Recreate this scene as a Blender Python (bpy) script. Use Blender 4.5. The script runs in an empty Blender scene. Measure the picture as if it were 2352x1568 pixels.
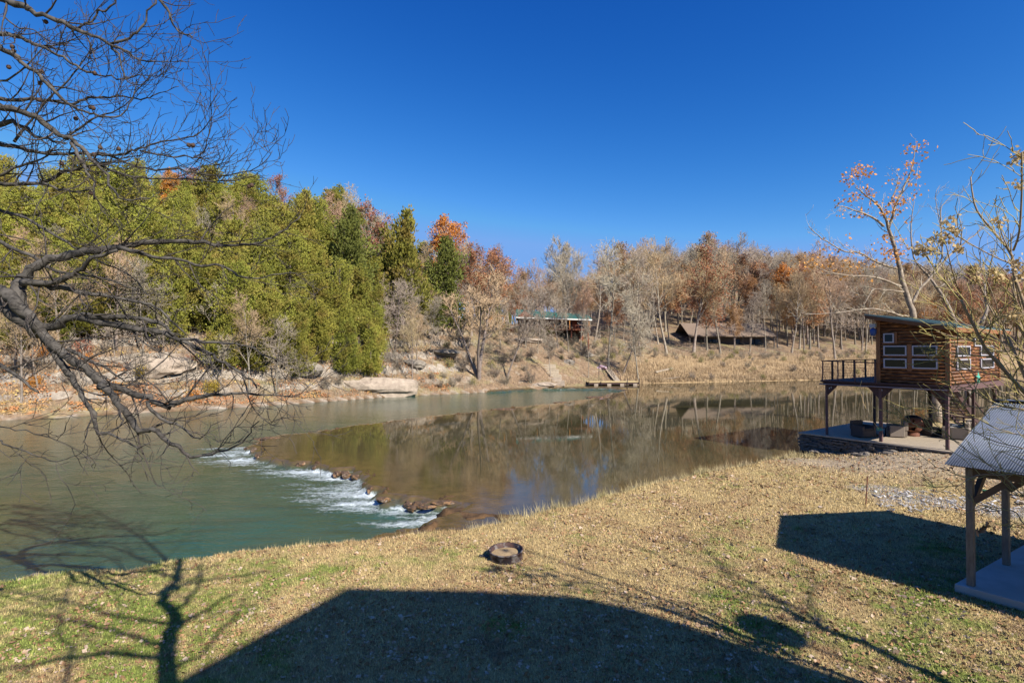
import bpy, bmesh, math, random
import numpy as np
from mathutils import Vector, Matrix
R = math.radians
PI = math.pi
S = bpy.context.scene
C = S.collection

# ------------------------------------------------------------------ camera
F = 1225.0            # focal length in the 2352 px wide measuring grid
HOR = 800.0           # horizon row in that grid
CZ = 5.6              # eye height above the pool datum
PITCH = math.atan((HOR - 784.0) / F)
cd = bpy.data.cameras.new("camera"); cam = bpy.data.objects.new("camera", cd); C.objects.link(cam)
cam.location = (0, 0, CZ); cam.rotation_euler = (PI / 2 + PITCH, 0, 0)
cd.sensor_width = 36.0; cd.lens = 36.0 * F / 2352.0
cd.clip_start = 0.1; cd.clip_end = 3000
S.camera = cam

# ------------------------------------------------------------------ light
AZ = R(42.0); EL = R(38.0)
SUN = Vector((math.sin(AZ) * math.cos(EL), -math.cos(AZ) * math.cos(EL), math.sin(EL)))   # towards the sun
w = bpy.data.worlds.new("World"); S.world = w; w.use_nodes = True
nt = w.node_tree; bg = nt.nodes["Background"]
sky = nt.nodes.new("ShaderNodeTexSky"); sky.sky_type = 'NISHITA'; sky.sun_disc = False
sky.sun_elevation = EL; sky.sun_rotation = math.atan2(SUN.x, SUN.y)
sky.altitude = 300; sky.air_density = 1.0; sky.dust_density = 0.6; sky.ozone_density = 3.0
gm = nt.nodes.new("ShaderNodeGamma"); gm.inputs[1].default_value = 1.3
mx = nt.nodes.new("ShaderNodeMix"); mx.data_type = 'RGBA'; mx.blend_type = 'MULTIPLY'; mx.inputs[0].default_value = 1
mx.inputs[7].default_value = (0.21, 0.42, 0.80, 1)
nt.links.new(sky.outputs[0], gm.inputs[0]); nt.links.new(gm.outputs[0], mx.inputs[6])
sr = nt.nodes.new("ShaderNodeSeparateColor"); cr = nt.nodes.new("ShaderNodeCombineColor"); nt.links.new(mx.outputs[2], sr.inputs[0])
for k_, (p_, g_, top_) in enumerate(((2.2, 4.2, 1.6), (1.25, 1.36, 3.4), (0.78, 1.62, 7.2))):
    a_ = nt.nodes.new("ShaderNodeMath"); a_.operation = 'POWER'; nt.links.new(sr.outputs[k_], a_.inputs[0]); a_.inputs[1].default_value = p_
    b_ = nt.nodes.new("ShaderNodeMath"); b_.operation = 'MULTIPLY'; nt.links.new(a_.outputs[0], b_.inputs[0]); b_.inputs[1].default_value = g_
    c_ = nt.nodes.new("ShaderNodeMath"); c_.operation = 'MINIMUM'; nt.links.new(b_.outputs[0], c_.inputs[0]); c_.inputs[1].default_value = top_; nt.links.new(c_.outputs[0], cr.inputs[k_])
nt.links.new(cr.outputs[0], bg.inputs[0]); bg.inputs[1].default_value = 0.069
sd = bpy.data.lights.new("sun", 'SUN'); so = bpy.data.objects.new("sun", sd); C.objects.link(so)
sd.energy = 5.0; sd.angle = R(0.5); sd.color = (1.0, 0.94, 0.84)
so.rotation_euler = SUN.to_track_quat('Z', 'Y').to_euler(); so.location = (20, -20, 60)
S.view_settings.view_transform = 'Standard'; S.view_settings.look = 'None'
S.view_settings.exposure = 0.8; S.view_settings.gamma = 1.0
S.cycles.max_bounces = 5; S.cycles.diffuse_bounces = 1; S.cycles.glossy_bounces = 3
S.cycles.transparent_max_bounces = 4; S.cycles.caustics_reflective = False; S.cycles.caustics_refractive = False

# ------------------------------------------------------------------ helpers: pixels -> world
def P(u, v, d):
    """point at forward distance d seen at (u,v); verticals kept straight"""
    return Vector(((u - 1176.0) * d / F, d, CZ - (v - HOR) * d / F))
def G(u, v, z=0.0):
    d = F * (CZ - z) / (v - HOR)
    return ((u - 1176.0) * d / F, d)

# ------------------------------------------------------------------ terrain functions
_rs = np.random.RandomState(5)
_grid = _rs.rand(256, 256)
def vnoise(x, y):
    x = np.asarray(x, float); y = np.asarray(y, float)
    xi = np.floor(x).astype(int); yi = np.floor(y).astype(int)
    fx = x - xi; fy = y - yi
    fx = fx * fx * (3 - 2 * fx); fy = fy * fy * (3 - 2 * fy)
    a = _grid[xi % 256, yi % 256]; b = _grid[(xi + 1) % 256, yi % 256]
    c = _grid[xi % 256, (yi + 1) % 256]; d = _grid[(xi + 1) % 256, (yi + 1) % 256]
    return (a * (1 - fx) + b * fx) * (1 - fy) + (c * (1 - fx) + d * fx) * fy
def fbm(x, y, o=4):
    s = 0; a = 0.5; t = 0
    for i in range(o):
        s = s + a * vnoise(x * 2 ** i + 17.3 * i, y * 2 ** i + 5.1 * i); t += a; a *= 0.5
    return s / t * 2 - 1
def sstep(a, b, x):
    t = np.clip((x - a) / (b - a), 0, 1); return t * t * (3 - 2 * t)

ZU, ZL = 0.12, -0.20
near_px = [(0, 1325), (220, 1302), (330, 1290), (480, 1268), (640, 1250), (800, 1235), (900, 1223), (1000, 1216), (1100, 1202),
           (1190, 1185), (1290, 1160), (1380, 1135), (1480, 1110), (1600, 1085), (1740, 1057), (1800, 1048)]
near = [G(u, v, 0.42) for u, v in near_px]
near = [(-300, -10), (-60, 6), (-22, 10.5)] + near + [(15.2, 27.3), (15.9, 29.2), (21.3, 33.6), (30, 38), (60, 52), (150, 90), (900, 200)]
NX = np.array([p[0] for p in near]); NY = np.array([p[1] for p in near])
far_px = [(0, 965, ZL), (200, 954, ZL), (480, 940, ZL), (600, 932, ZL), (760, 921, ZL), (880, 912, ZL), (1000, 906, ZL), (1100, 901, ZL), (1180, 893, 0),
          (1240, 890, ZU), (1340, 885, ZU), (1460, 881, ZU), (1660, 877, ZU), (1850, 873, ZU), (2000, 872, ZU)]
far = [G(u, v, z) for u, v, z in far_px]
far = [(-900, 60), (-200, 42), (-80, 38)] + far + [(110, 118), (200, 150), (900, 320)]
FX = np.array([p[0] for p in far]); FY = np.array([p[1] for p in far])
def y_near(x): return np.interp(x, NX, NY)
def y_far(x): return np.interp(x, FX, FY)

ledge_px = [(860, 1228), (960, 1214), (1030, 1188), (1042, 1170), (1010, 1158), (960, 1157), (905, 1153), (870, 1146), (862, 1134), (826, 1112), (822, 1092),
            (790, 1084), (740, 1078), (690, 1068), (640, 1058), (590, 1050), (573, 1040), (590, 1022), (625, 1006), (720, 993), (850, 975), (1000, 957),
            (1150, 940), (1300, 925), (1380, 914), (1395, 905), (1440, 898), (1395, 892), (1240, 893), (1180, 896), (1120, 901)]
ledge = [G(u, v, -0.05) for u, v in ledge_px]
low_poly = ledge + [(-4, 100), (-900, 140), (-900, -200), (-3, 8)]
def seg_dist(x, y, pts):
    best = np.full(x.shape, 1e9)
    for (ax, ay), (bx, by) in zip(pts[:-1], pts[1:]):
        dx, dy = bx - ax, by - ay
        t = np.clip(((x - ax) * dx + (y - ay) * dy) / (dx * dx + dy * dy + 1e-9), 0, 1)
        best = np.minimum(best, np.hypot(x - ax - t * dx, y - ay - t * dy))
    return best
def in_poly(x, y, poly):
    ins = np.zeros(x.shape, bool)
    for (ax, ay), (bx, by) in zip(poly, poly[1:] + poly[:1]):
        c = ((ay > y) != (by > y)) & (x < (bx - ax) * (y - ay) / (by - ay + 1e-12) + ax)
        ins ^= c
    return ins
def ledge_sd(x, y):
    """signed distance to the ledge, positive on the pool side"""
    jx = x + 0.75 * fbm(x * 1.1, y * 1.1, 5); jy = y + 0.75 * fbm(x * 1.1 + 40, y * 1.1, 5)
    d = seg_dist(jx, jy, ledge)
    return np.where(in_poly(jx, jy, low_poly), -d, d)

TA = [-1.4, -1.0, -0.6, -0.35, -0.22, -0.10, 0.0, 0.08, 0.17, 0.3, 0.6, 1.2]
TS = [0.50, 0.52, 0.58, 0.62, 0.60, 0.46, 0.42, 0.40, 0.26, 0.17, 0.16, 0.14]
TD = [44, 44, 42, 36, 30, 22, 18, 20, 24, 30, 30, 26]
T2 = [0.10, 0.10, 0.08, 0.04, 0.05, 0.05, 0.05, 0.07, 0.15, 0.24, 0.25, 0.23]
def zfun(x, y):
    x = np.asarray(x, float); y = np.asarray(y, float)
    dn = y_near(x) - y; df = y - y_far(x)
    lawn = 0.52 + 0.42 * sstep(6.5, 1.5, np.hypot(x - 19.8, y - 22.8)) + 0.05 * fbm(x * 0.35, y * 0.35, 3)
    lawn = lawn - 0.28 * sstep(4.2, 1.0, np.hypot(x - 16.0, y - 27.3))
    lawn = lawn + np.clip(-y - 30, 0, 400) * 0.02
    zl = -0.9 + (lawn + 0.9) * sstep(-1.1, 0.75, dn + 0.30 * fbm(x * 0.9, y * 0.9, 4) + 0.10 * fbm(x * 4, y * 4, 2))
    a = x / np.maximum(y, 1.0)
    s = np.interp(a, TA, TS); D1 = np.interp(a, TA, TD); s2 = np.interp(a, TA, T2)
    dd = np.clip(df, 0, 400)
    hill = s * np.minimum(dd, D1) + s2 * np.clip(dd - D1, 0, 260)
    hill = hill * sstep(-0.5, 6, dd) + 0.35 * sstep(0, 1.5, df) + np.clip(dd, 0, 12) / 12 * 0.5 * fbm(x * 0.12, y * 0.12, 4) + 0.12 * fbm(x * 0.7, y * 0.7, 3) * sstep(0, 2, df)
    # rock benches on the left slope
    st = sstep(-0.02, -0.10, a) * sstep(1, 4, dd) * sstep(30, 12, dd)
    q = hill / 1.7; hill = hill + st * 0.55 * (np.floor(q) + sstep(0.55, 0.85, q - np.floor(q)) - q) * 1.2
    zf = -0.9 + (hill + 1.1) * sstep(-1.3, 0.4, df + 0.35 * fbm(x * 0.5, y * 0.5, 3))
    zf = np.where(df > 0.4, 0.2 + hill, zf)
    base = np.full(x.shape, -0.9)
    sdl = ledge_sd(x, y)
    rim = np.clip(1 - np.abs(sdl - 0.45) / 0.75, 0, 1)
    wl = sstep(1.0, -2.5, x - 3)          # the rocks stand out most at the left point and by the lawn
    sh_ = seg_dist(x, y, [G(1045, 1178, 0), G(1100, 1188, 0), G(1160, 1192, 0)])
    base = np.maximum(base, -0.9 + 1.03 * sstep(1.3, 0.3, sh_ + 0.5 * fbm(x * 1.5, y * 1.5, 4)) + 0.10 * fbm(x * 2.2, y * 2.2, 4))
    base = np.maximum(base, -0.9 + rim ** 0.7 * (0.96 + 0.30 * fbm(x * 1.6, y * 1.6, 5) + 0.05 * wl))
    return np.where(dn > -1.2, np.maximum(zl, base), np.where(df > -1.4, np.maximum(zf, base), base))
def zg(x, y): return float(zfun(np.array([x]), np.array([y]))[0])
def hit(u, v, dmin=8.0):
    """first terrain point seen at (u,v)"""
    d = np.exp(np.linspace(math.log(dmin), math.log(420), 2600))
    x = (u - 1176.0) * d / F; z = CZ - (v - HOR) * d / F
    g = zfun(x, d)
    k = np.argmax(z < g)
    if not (z < g).any(): k = len(d) - 1
    return Vector((x[k], d[k], g[k]))

# ------------------------------------------------------------------ object helpers
def tag(o, label=None, cat=None, group=None, kind=None):
    if label: o['label'] = label
    if cat: o['category'] = cat
    if group: o['group'] = group
    if kind: o['kind'] = kind
    return o
def empty(name, loc, rz=0.0):
    o = bpy.data.objects.new(name, None); C.objects.link(o); o.location = loc; o.rotation_euler = (0, 0, rz)
    o.empty_display_size = 0.2; return o
def link(name, me, m, parent=None, smooth=False):
    o = bpy.data.objects.new(name, me); C.objects.link(o)
    if m is not None and not me.materials: me.materials.append(m)
    if smooth: me.polygons.foreach_set("use_smooth", [True] * len(me.polygons))
    if parent is not None: o.parent = parent
    return o
def npmesh(name, V, Fq, m=None, smooth=False, attrs=None):
    """V (n,3), Fq (m,k) all faces with k corners"""
    V = np.asarray(V, np.float32); Fq = np.asarray(Fq, np.int32)
    me = bpy.data.meshes.new(name); k = Fq.shape[1]; n = len(Fq)
    me.vertices.add(len(V)); me.vertices.foreach_set("co", V.ravel())
    me.loops.add(n * k); me.loops.foreach_set("vertex_index", Fq.ravel())
    me.polygons.add(n); me.polygons.foreach_set("loop_start", np.arange(0, n * k, k, dtype=np.int32))
    me.polygons.foreach_set("loop_total", np.full(n, k, np.int32))
    if smooth: me.polygons.foreach_set("use_smooth", np.ones(n, bool))
    me.update(calc_edges=True)
    if attrs:
        for nm, arr in attrs.items():
            a = me.attributes.new(nm, 'FLOAT', 'POINT'); a.data.foreach_set("value", np.asarray(arr, np.float32))
    if m is not None: me.materials.append(m)
    return me
class MB:
    """collects shapes into one mesh"""
    def __init__(s): s.v = []; s.f = []
    def add(s, vs, fs):
        b = len(s.v); s.v += [tuple(p) for p in vs]; s.f += [tuple(b + i for i in f) for f in fs]; return s
    def box(s, a, b, rot=None, org=None):
        x0, y0, z0 = a; x1, y1, z1 = b
        vs = [Vector(p) for p in ((x0, y0, z0), (x1, y0, z0), (x1, y1, z0), (x0, y1, z0), (x0, y0, z1), (x1, y0, z1), (x1, y1, z1), (x0, y1, z1))]
        if rot is not None:
            o = Vector(org) if org else Vector(((x0 + x1) / 2, (y0 + y1) / 2, (z0 + z1) / 2))
            vs = [rot @ (p - o) + o for p in vs]
        return s.add(vs, [(0, 3, 2, 1), (4, 5, 6, 7), (0, 1, 5, 4), (1, 2, 6, 5), (2, 3, 7, 6), (3, 0, 4, 7)])
    def bar(s, p, q, wd, ht=None, up=(0, 0, 1)):
        p = Vector(p); q = Vector(q); ht = ht or wd; d = (q - p).normalized(); u = Vector(up)
        if abs(d.dot(u)) > 0.98: u = Vector((0, 1, 0))
        x = d.cross(u).normalized() * wd / 2; y = x.cross(d).normalized() * ht / 2
        vs = [p - x - y, p + x - y, p + x + y, p - x + y, q - x - y, q + x - y, q + x + y, q - x + y]
        return s.add(vs, [(0, 3, 2, 1), (4, 5, 6, 7), (0, 1, 5, 4), (1, 2, 6, 5), (2, 3, 7, 6), (3, 0, 4, 7)])
    def tube(s, pts, rad, n=8, cap=True):
        pts = [Vector(p) for p in pts]
        if not isinstance(rad, (list, tuple)): rad = [rad] * len(pts)
        vs = []; prev = None
        for i, p in enumerate(pts):
            d = (pts[min(i + 1, len(pts) - 1)] - pts[max(i - 1, 0)])
            if d.length < 1e-9: d = Vector((0, 0, 1))
            d.normalize()
            if prev is None:
                u = Vector((0, 0, 1)) if abs(d.z) < 0.9 else Vector((1, 0, 0)); a = d.cross(u).normalized()
            else: a = (prev - d * prev.dot(d)).normalized()
            prev = a; b = d.cross(a)
            for k in range(n):
                t = 2 * PI * k / n; vs.append(p + (a * math.cos(t) + b * math.sin(t)) * rad[i])
        fs = [(i * n + k, i * n + (k + 1) % n, (i + 1) * n + (k + 1) % n, (i + 1) * n + k) for i in range(len(pts) - 1) for k in range(n)]
        if cap: fs += [tuple(range(n))[::-1], tuple((len(pts) - 1) * n + k for k in range(n))]
        return s.add(vs, fs)
    def lathe(s, prof, n=20, c=(0, 0, 0)):
        vs = [(c[0] + r * math.cos(2 * PI * k / n), c[1] + r * math.sin(2 * PI * k / n), c[2] + z) for r, z in prof for k in range(n)]
        return s.add(vs, [(i * n + k, i * n + (k + 1) % n, (i + 1) * n + (k + 1) % n, (i + 1) * n + k) for i in range(len(prof) - 1) for k in range(n)])
    def build(s, name, m, parent=None, smooth=False, bevel=0):
        me = bpy.data.meshes.new(name); me.from_pydata(s.v, [], s.f); me.update()
        bm = bmesh.new(); bm.from_mesh(me); bmesh.ops.recalc_face_normals(bm, faces=bm.faces)
        if bevel: bmesh.ops.bevel(bm, geom=bm.edges[:], offset=bevel, segments=1, affect='EDGES', clamp_overlap=True)
        bm.to_mesh(me); bm.free()
        return link(name, me, m, parent, smooth)

# ------------------------------------------------------------------ materials
def mat(name, c1, c2=None, scale=3.0, rough=0.85, bump=0.0, stretch=(1, 1, 1), detail=6, spec=0.3, metal=0.0, contrast=1.0, transl=0.0, c3=None, s3=0.5, bscale=None, rnd=0.0):
    m = bpy.data.materials.new(name); m.use_nodes = True; t = m.node_tree; N = t.nodes; L = t.links
    b = N["Principled BSDF"]; b.inputs["Roughness"].default_value = rough; b.inputs["Metallic"].default_value = metal
    b.inputs["Specular IOR Level"].default_value = spec
    out = N["Material Output"]
    col = None
    if c2 is not None or bump:
        tc = N.new("ShaderNodeTexCoord"); mp = N.new("ShaderNodeMapping"); mp.inputs[3].default_value = stretch
        L.new(tc.outputs["Object"], mp.inputs[0])
        nz = N.new("ShaderNodeTexNoise"); nz.inputs["Scale"].default_value = scale; nz.inputs["Detail"].default_value = detail; nz.inputs["Roughness"].default_value = 0.65
        L.new(mp.outputs[0], nz.inputs[0])
    if c2 is not None:
        mr = N.new("ShaderNodeMapRange"); h = 0.22 / contrast; mr.inputs[1].default_value = 0.5 - h; mr.inputs[2].default_value = 0.5 + h
        L.new(nz.outputs[0], mr.inputs[0])
        mxx = N.new("ShaderNodeMix"); mxx.data_type = 'RGBA'; mxx.inputs[6].default_value = (*c1, 1); mxx.inputs[7].default_value = (*c2, 1)
        L.new(mr.outputs[0], mxx.inputs[0]); col = mxx.outputs[2]
        if c3 is not None:
            n3 = N.new("ShaderNodeTexNoise"); n3.inputs["Scale"].default_value = s3; n3.inputs["Detail"].default_value = 3; L.new(mp.outputs[0], n3.inputs[0])
            r3 = N.new("ShaderNodeMapRange"); r3.inputs[1].default_value = 0.5; r3.inputs[2].default_value = 0.62; L.new(n3.outputs[0], r3.inputs[0])
            m3 = N.new("ShaderNodeMix"); m3.data_type = 'RGBA'; L.new(r3.outputs[0], m3.inputs[0]); L.new(col, m3.inputs[6]); m3.inputs[7].default_value = (*c3, 1); col = m3.outputs[2]
    if rnd:
        oi = N.new("ShaderNodeObjectInfo"); hs = N.new("ShaderNodeHueSaturation")
        r1 = N.new("ShaderNodeMapRange"); r1.inputs[3].default_value = 1 - rnd; r1.inputs[4].default_value = 1 + rnd; L.new(oi.outputs["Random"], r1.inputs[0])
        L.new(r1.outputs[0], hs.inputs["Value"])
        mlt = N.new("ShaderNodeMath"); mlt.operation = 'MULTIPLY_ADD'; mlt.inputs[1].default_value = 7.31; mlt.inputs[2].default_value = 0
        fr = N.new("ShaderNodeMath"); fr.operation = 'FRACT'; L.new(oi.outputs["Random"], mlt.inputs[0]); L.new(mlt.outputs[0], fr.inputs[0])
        r2 = N.new("ShaderNodeMapRange"); r2.inputs[3].default_value = 0.5 - rnd * 0.09; r2.inputs[4].default_value = 0.5 + rnd * 0.09; L.new(fr.outputs[0], r2.inputs[0]); L.new(r2.outputs[0], hs.inputs["Hue"])
        if col is not None: L.new(col, hs.inputs["Color"])
        else: hs.inputs["Color"].default_value = (*c1, 1)
        col = hs.outputs[0]
    if col is not None: L.new(col, b.inputs["Base Color"])
    else: b.inputs["Base Color"].default_value = (*c1, 1)
    if bump:
        bp = N.new("ShaderNodeBump"); bp.inputs["Strength"].default_value = min(1, bump * 10); bp.inputs["Distance"].default_value = bump
        src = nz
        if bscale:
            src = N.new("ShaderNodeTexNoise"); src.inputs["Scale"].default_value = bscale; src.inputs["Detail"].default_value = 5; L.new(mp.outputs[0], src.inputs[0])
        L.new(src.outputs[0], bp.inputs["Height"]); L.new(bp.outputs[0], b.inputs["Normal"])
    if transl:
        tr = N.new("ShaderNodeBsdfTranslucent"); ms = N.new("ShaderNodeMixShader"); ms.inputs[0].default_value = transl
        if col is not None: L.new(col, tr.inputs[0])
        else: tr.inputs[0].default_value = (*c1, 1)
        L.new(b.outputs[0], ms.inputs[1]); L.new(tr.outputs[0], ms.inputs[2]); L.new(ms.outputs[0], out.inputs[0])
    return m

M = {}
M['bark_grey'] = mat('bark_grey', (0.30, 0.25, 0.20), (0.13, 0.105, 0.085), 3, 0.9, 0.02, rnd=0.25)
M['bark_pale'] = mat('bark_pale', (0.38, 0.32, 0.25), (0.16, 0.125, 0.095), 2.2, 0.9, 0.02, rnd=0.15)
M['twig_tan'] = mat('twig_tan', (0.43, 0.295, 0.18), None, rnd=0.25)
M['twig_grey'] = mat('twig_grey', (0.40, 0.33, 0.25), None, rnd=0.2)
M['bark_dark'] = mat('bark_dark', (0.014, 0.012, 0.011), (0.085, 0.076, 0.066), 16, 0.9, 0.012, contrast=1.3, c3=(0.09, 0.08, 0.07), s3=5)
M['bark_syc'] = mat('bark_syc', (0.40, 0.33, 0.25), (0.13, 0.095, 0.07), 4.5, 0.85, 0.01, contrast=1.3)
M['cedar'] = mat('cedar_foliage', (0.39, 0.365, 0.06), (0.20, 0.21, 0.04), 1.3, 0.8, transl=0.25, rnd=0.14, c3=(0.33, 0.26, 0.06), s3=0.45)
M['cedar_dark'] = mat('cedar_foliage_dark', (0.27, 0.28, 0.055), (0.14, 0.155, 0.038), 0.9, 0.8, transl=0.2, rnd=0.15)
M['leaf_orange'] = mat('leaf_orange', (0.68, 0.29, 0.05), (0.50, 0.19, 0.035), 1.2, 0.7, transl=0.35, rnd=0.06)
M['leaf_russet'] = mat('leaf_russet', (0.46, 0.23, 0.10), (0.33, 0.15, 0.07), 1.2, 0.7, transl=0.3, rnd=0.2)
M['leaf_red'] = mat('leaf_red', (0.42, 0.16, 0.09), (0.30, 0.11, 0.07), 1.5, 0.7, transl=0.3)
M['leaf_yellow'] = mat('leaf_yellow', (0.48, 0.34, 0.05), (0.36, 0.28, 0.05), 1.5, 0.7, transl=0.35, rnd=0.1)
M['brush'] = mat('brush_twigs', (0.33, 0.27, 0.20), (0.24, 0.19, 0.14), 1.0, rnd=0.2)
M['brush_green'] = mat('brush_green', (0.30, 0.27, 0.08), (0.20, 0.18, 0.06), 1.5, transl=0.2)

# ------------------------------------------------------------------ ground material
def attr(N, nm):
    a = N.new("ShaderNodeAttribute"); a.attribute_name = nm; return a.outputs["Fac"]
def mixc(N, L, f, a, b):
    m = N.new("ShaderNodeMix"); m.data_type = 'RGBA'
    for k, x in ((0, f), (6, a), (7, b)):
        if isinstance(x, tuple): m.inputs[k].default_value = (*x, 1)
        elif isinstance(x, float): m.inputs[k].default_value = x
        else: L.new(x, m.inputs[k])
    return m.outputs[2]
def noise(N, L, vec, sc, det=5, rough=0.6, lo=None, hi=None):
    n = N.new("ShaderNodeTexNoise"); n.inputs["Scale"].default_value = sc; n.inputs["Detail"].default_value = det; n.inputs["Roughness"].default_value = rough
    L.new(vec, n.inputs[0])
    if lo is None: return n.outputs[0]
    r = N.new("ShaderNodeMapRange"); r.inputs[1].default_value = lo; r.inputs[2].default_value = hi; L.new(n.outputs[0], r.inputs[0]); return r.outputs[0]
def math_(N, L, op, a, b=None):
    m = N.new("ShaderNodeMath"); m.operation = op
    for k, x in ((0, a), (1, b)):
        if x is None: continue
        if isinstance(x, (int, float)): m.inputs[k].default_value = x
        else: L.new(x, m.inputs[k])
    m.use_clamp = False; return m.outputs[0]
def lawn_color(N, L, vec):
    g = noise(N, L, vec, 0.42, 5, 0.62, 0.43, 0.58)
    g2 = noise(N, L, vec, 2.2, 5, 0.7, 0.40, 0.60)
    tan = mixc(N, L, noise(N, L, vec, 9.0, 4, 0.7, 0.3, 0.7), (0.52, 0.39, 0.18), (0.32, 0.23, 0.11))
    tan = mixc(N, L, noise(N, L, vec, 0.9, 3, 0.5, 0.5, 0.75), tan, (0.34, 0.225, 0.115))
    grn = mixc(N, L, noise(N, L, vec, 12.0, 3, 0.6, 0.35, 0.65), (0.24, 0.275, 0.06), (0.13, 0.155, 0.04))
    lx = N.new("ShaderNodeSeparateXYZ"); L.new(vec, lx.inputs[0])
    def mr(src, a, b_, c, d):
        r_ = N.new("ShaderNodeMapRange"); r_.inputs[1].default_value = a; r_.inputs[2].default_value = b_; r_.inputs[3].default_value = c; r_.inputs[4].default_value = d; L.new(src, r_.inputs[0]); return r_.outputs[0]
    lf = math_(N, L, 'MULTIPLY', mr(lx.outputs[0], -2.0, -6.0, 0, 1), mr(lx.outputs[1], 13.5, 11.5, 0, 1))
    rt = math_(N, L, 'MULTIPLY', mr(lx.outputs[0], 2.0, 5.0, 0, 1), mr(lx.outputs[1], 15.0, 11.0, 0, 1))
    bias = math_(N, L, 'ADD', math_(N, L, 'MULTIPLY', lf, 0.13), math_(N, L, 'MULTIPLY', rt, 0.085))
    nn = math_(N, L, 'ADD', math_(N, L, 'MULTIPLY', noise(N, L, vec, 0.5, 5, 0.62), 0.62), math_(N, L, 'MULTIPLY', noise(N, L, vec, 3.2, 5, 0.7), 0.38))
    k = mr(math_(N, L, 'ADD', nn, bias), 0.545, 0.66, 0, 1)
    soil = noise(N, L, vec, 1.1, 6, 0.72, 0.54, 0.66)
    tan = mixc(N, L, math_(N, L, 'MULTIPLY', soil, 0.75), tan, (0.20, 0.125, 0.075))
    return mixc(N, L, k, tan, grn)
mg = bpy.data.materials.new("ground"); mg.use_nodes = True; N = mg.node_tree.nodes; L = mg.node_tree.links
tc = N.new("ShaderNodeTexCoord"); vec = tc.outputs["Object"]
lw = lawn_color(N, L, vec)
grav = mixc(N, L, noise(N, L, vec, 7, 6, 0.75, 0.3, 0.7), (0.44, 0.35, 0.25), (0.26, 0.20, 0.14))
lw = mixc(N, L, attr(N, "gravel"), lw, grav)
ash = mixc(N, L, noise(N, L, vec, 5, 6, 0.8, 0.35, 0.65), (0.50, 0.48, 0.46), (0.14, 0.12, 0.11))
lw = mixc(N, L, attr(N, "ash"), lw, ash)
litter = mixc(N, L, noise(N, L, vec, 2.2, 8, 0.8, 0.36, 0.64), (0.30, 0.205, 0.13), (0.13, 0.088, 0.056))
litter = mixc(N, L, noise(N, L, vec, 0.25, 4, 0.6, 0.52, 0.66), litter, (0.24, 0.20, 0.10))
litter = mixc(N, L, noise(N, L, vec, 0.6, 5, 0.7, 0.56, 0.68), litter, (0.34, 0.28, 0.21))
straw = mixc(N, L, noise(N, L, vec, 1.6, 7, 0.75, 0.3, 0.7), (0.44, 0.31, 0.165), (0.24, 0.165, 0.09))
litter = mixc(N, L, attr(N, "straw"), litter, straw)
rock = mixc(N, L, noise(N, L, vec, 1.8, 8, 0.75, 0.35, 0.65), (0.42, 0.36, 0.29), (0.17, 0.14, 0.115))
geo = N.new("ShaderNodeNewGeometry"); sp = N.new("ShaderNodeSeparateXYZ"); L.new(geo.outputs["True Normal"], sp.inputs[0])
steep = N.new("ShaderNodeMapRange"); steep.inputs[1].default_value = 0.74; steep.inputs[2].default_value = 0.6; L.new(sp.outputs[2], steep.inputs[0])
litter = mixc(N, L, steep.outputs[0], litter, rock)
colr = mixc(N, L, attr(N, "lawn"), litter, lw)
wet = mixc(N, L, noise(N, L, vec, 2.5, 6, 0.7, 0.35, 0.65), (0.15, 0.085, 0.04), (0.055, 0.035, 0.022))
colr = mixc(N, L, attr(N, "wet"), colr, wet)
b = N["Principled BSDF"]; L.new(colr, b.inputs["Base Color"]); b.inputs["Roughness"].default_value = 0.95; b.inputs["Specular IOR Level"].default_value = 0.15
bp = N.new("ShaderNodeBump"); bp.inputs["Distance"].default_value = 0.05; bp.inputs["Strength"].default_value = 0.9
L.new(noise(N, L, vec, 14, 5, 0.7), bp.inputs["Height"]); bp2 = N.new("ShaderNodeBump"); bp2.inputs["Distance"].default_value = 0.25; bp2.inputs["Strength"].default_value = 0.6
L.new(noise(N, L, vec, 1.3, 6, 0.7), bp2.inputs["Height"]); L.new(bp.outputs[0], bp2.inputs["Normal"]); L.new(bp2.outputs[0], b.inputs["Normal"])

# polar grids: dense in the view, coarse elsewhere
def polar(rmin, rmax, nr, full=True):
    a = np.radians(np.arange(-50, 50.001, 0.2))
    if full: a = np.concatenate([a, np.radians(np.arange(54, 310, 6.0))])
    r = np.exp(np.linspace(math.log(rmin), math.log(rmax), nr))
    A, Rr = np.meshgrid(a, r)
    X = np.sin(A) * Rr; Y = np.cos(A) * Rr
    na = len(a); ii = np.arange(nr - 1)[:, None] * na; jj = np.arange(na if full else na - 1)[None, :]; j2 = (jj + 1) % na
    f = np.stack([ii + jj, ii + na + jj, ii + na + j2, ii + j2], -1).reshape(-1, 4)
    return X.ravel(), Y.ravel(), f[:, ::-1]
X, Y, f = polar(0.5, 1200, 900)
Z = zfun(X, Y)
dn = y_near(X) - Y; df = Y - y_far(X)
lawn = (dn > -0.6).astype(float)
gr = sstep(6.5, 2.5, seg_dist(X, Y, [(14.5, 24.6), (17, 23), (21.5, 19.5)]) * 1.6 + 1.6 * fbm(X * 0.5, Y * 0.5)) * 0.85
ashm = sstep(0.4, -0.6, seg_dist(X, Y, [hit(2045, 1135).xy[:], hit(2130, 1142).xy[:], hit(2260, 1165).xy[:], hit(2400, 1180).xy[:]]) - 1.0 + 1.2 * fbm(X * 0.8, Y * 0.8))
wet = sstep(0.42, 0.22, Z) * (np.minimum(np.abs(dn), 99) < 3) * 0.8 + (dn < -0.9) * (df < -0.3)
wet = np.clip(wet, 0, 1)
straw = sstep(0.16, 0.30, X / np.maximum(Y, 1)) * sstep(26, 14, df)
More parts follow.
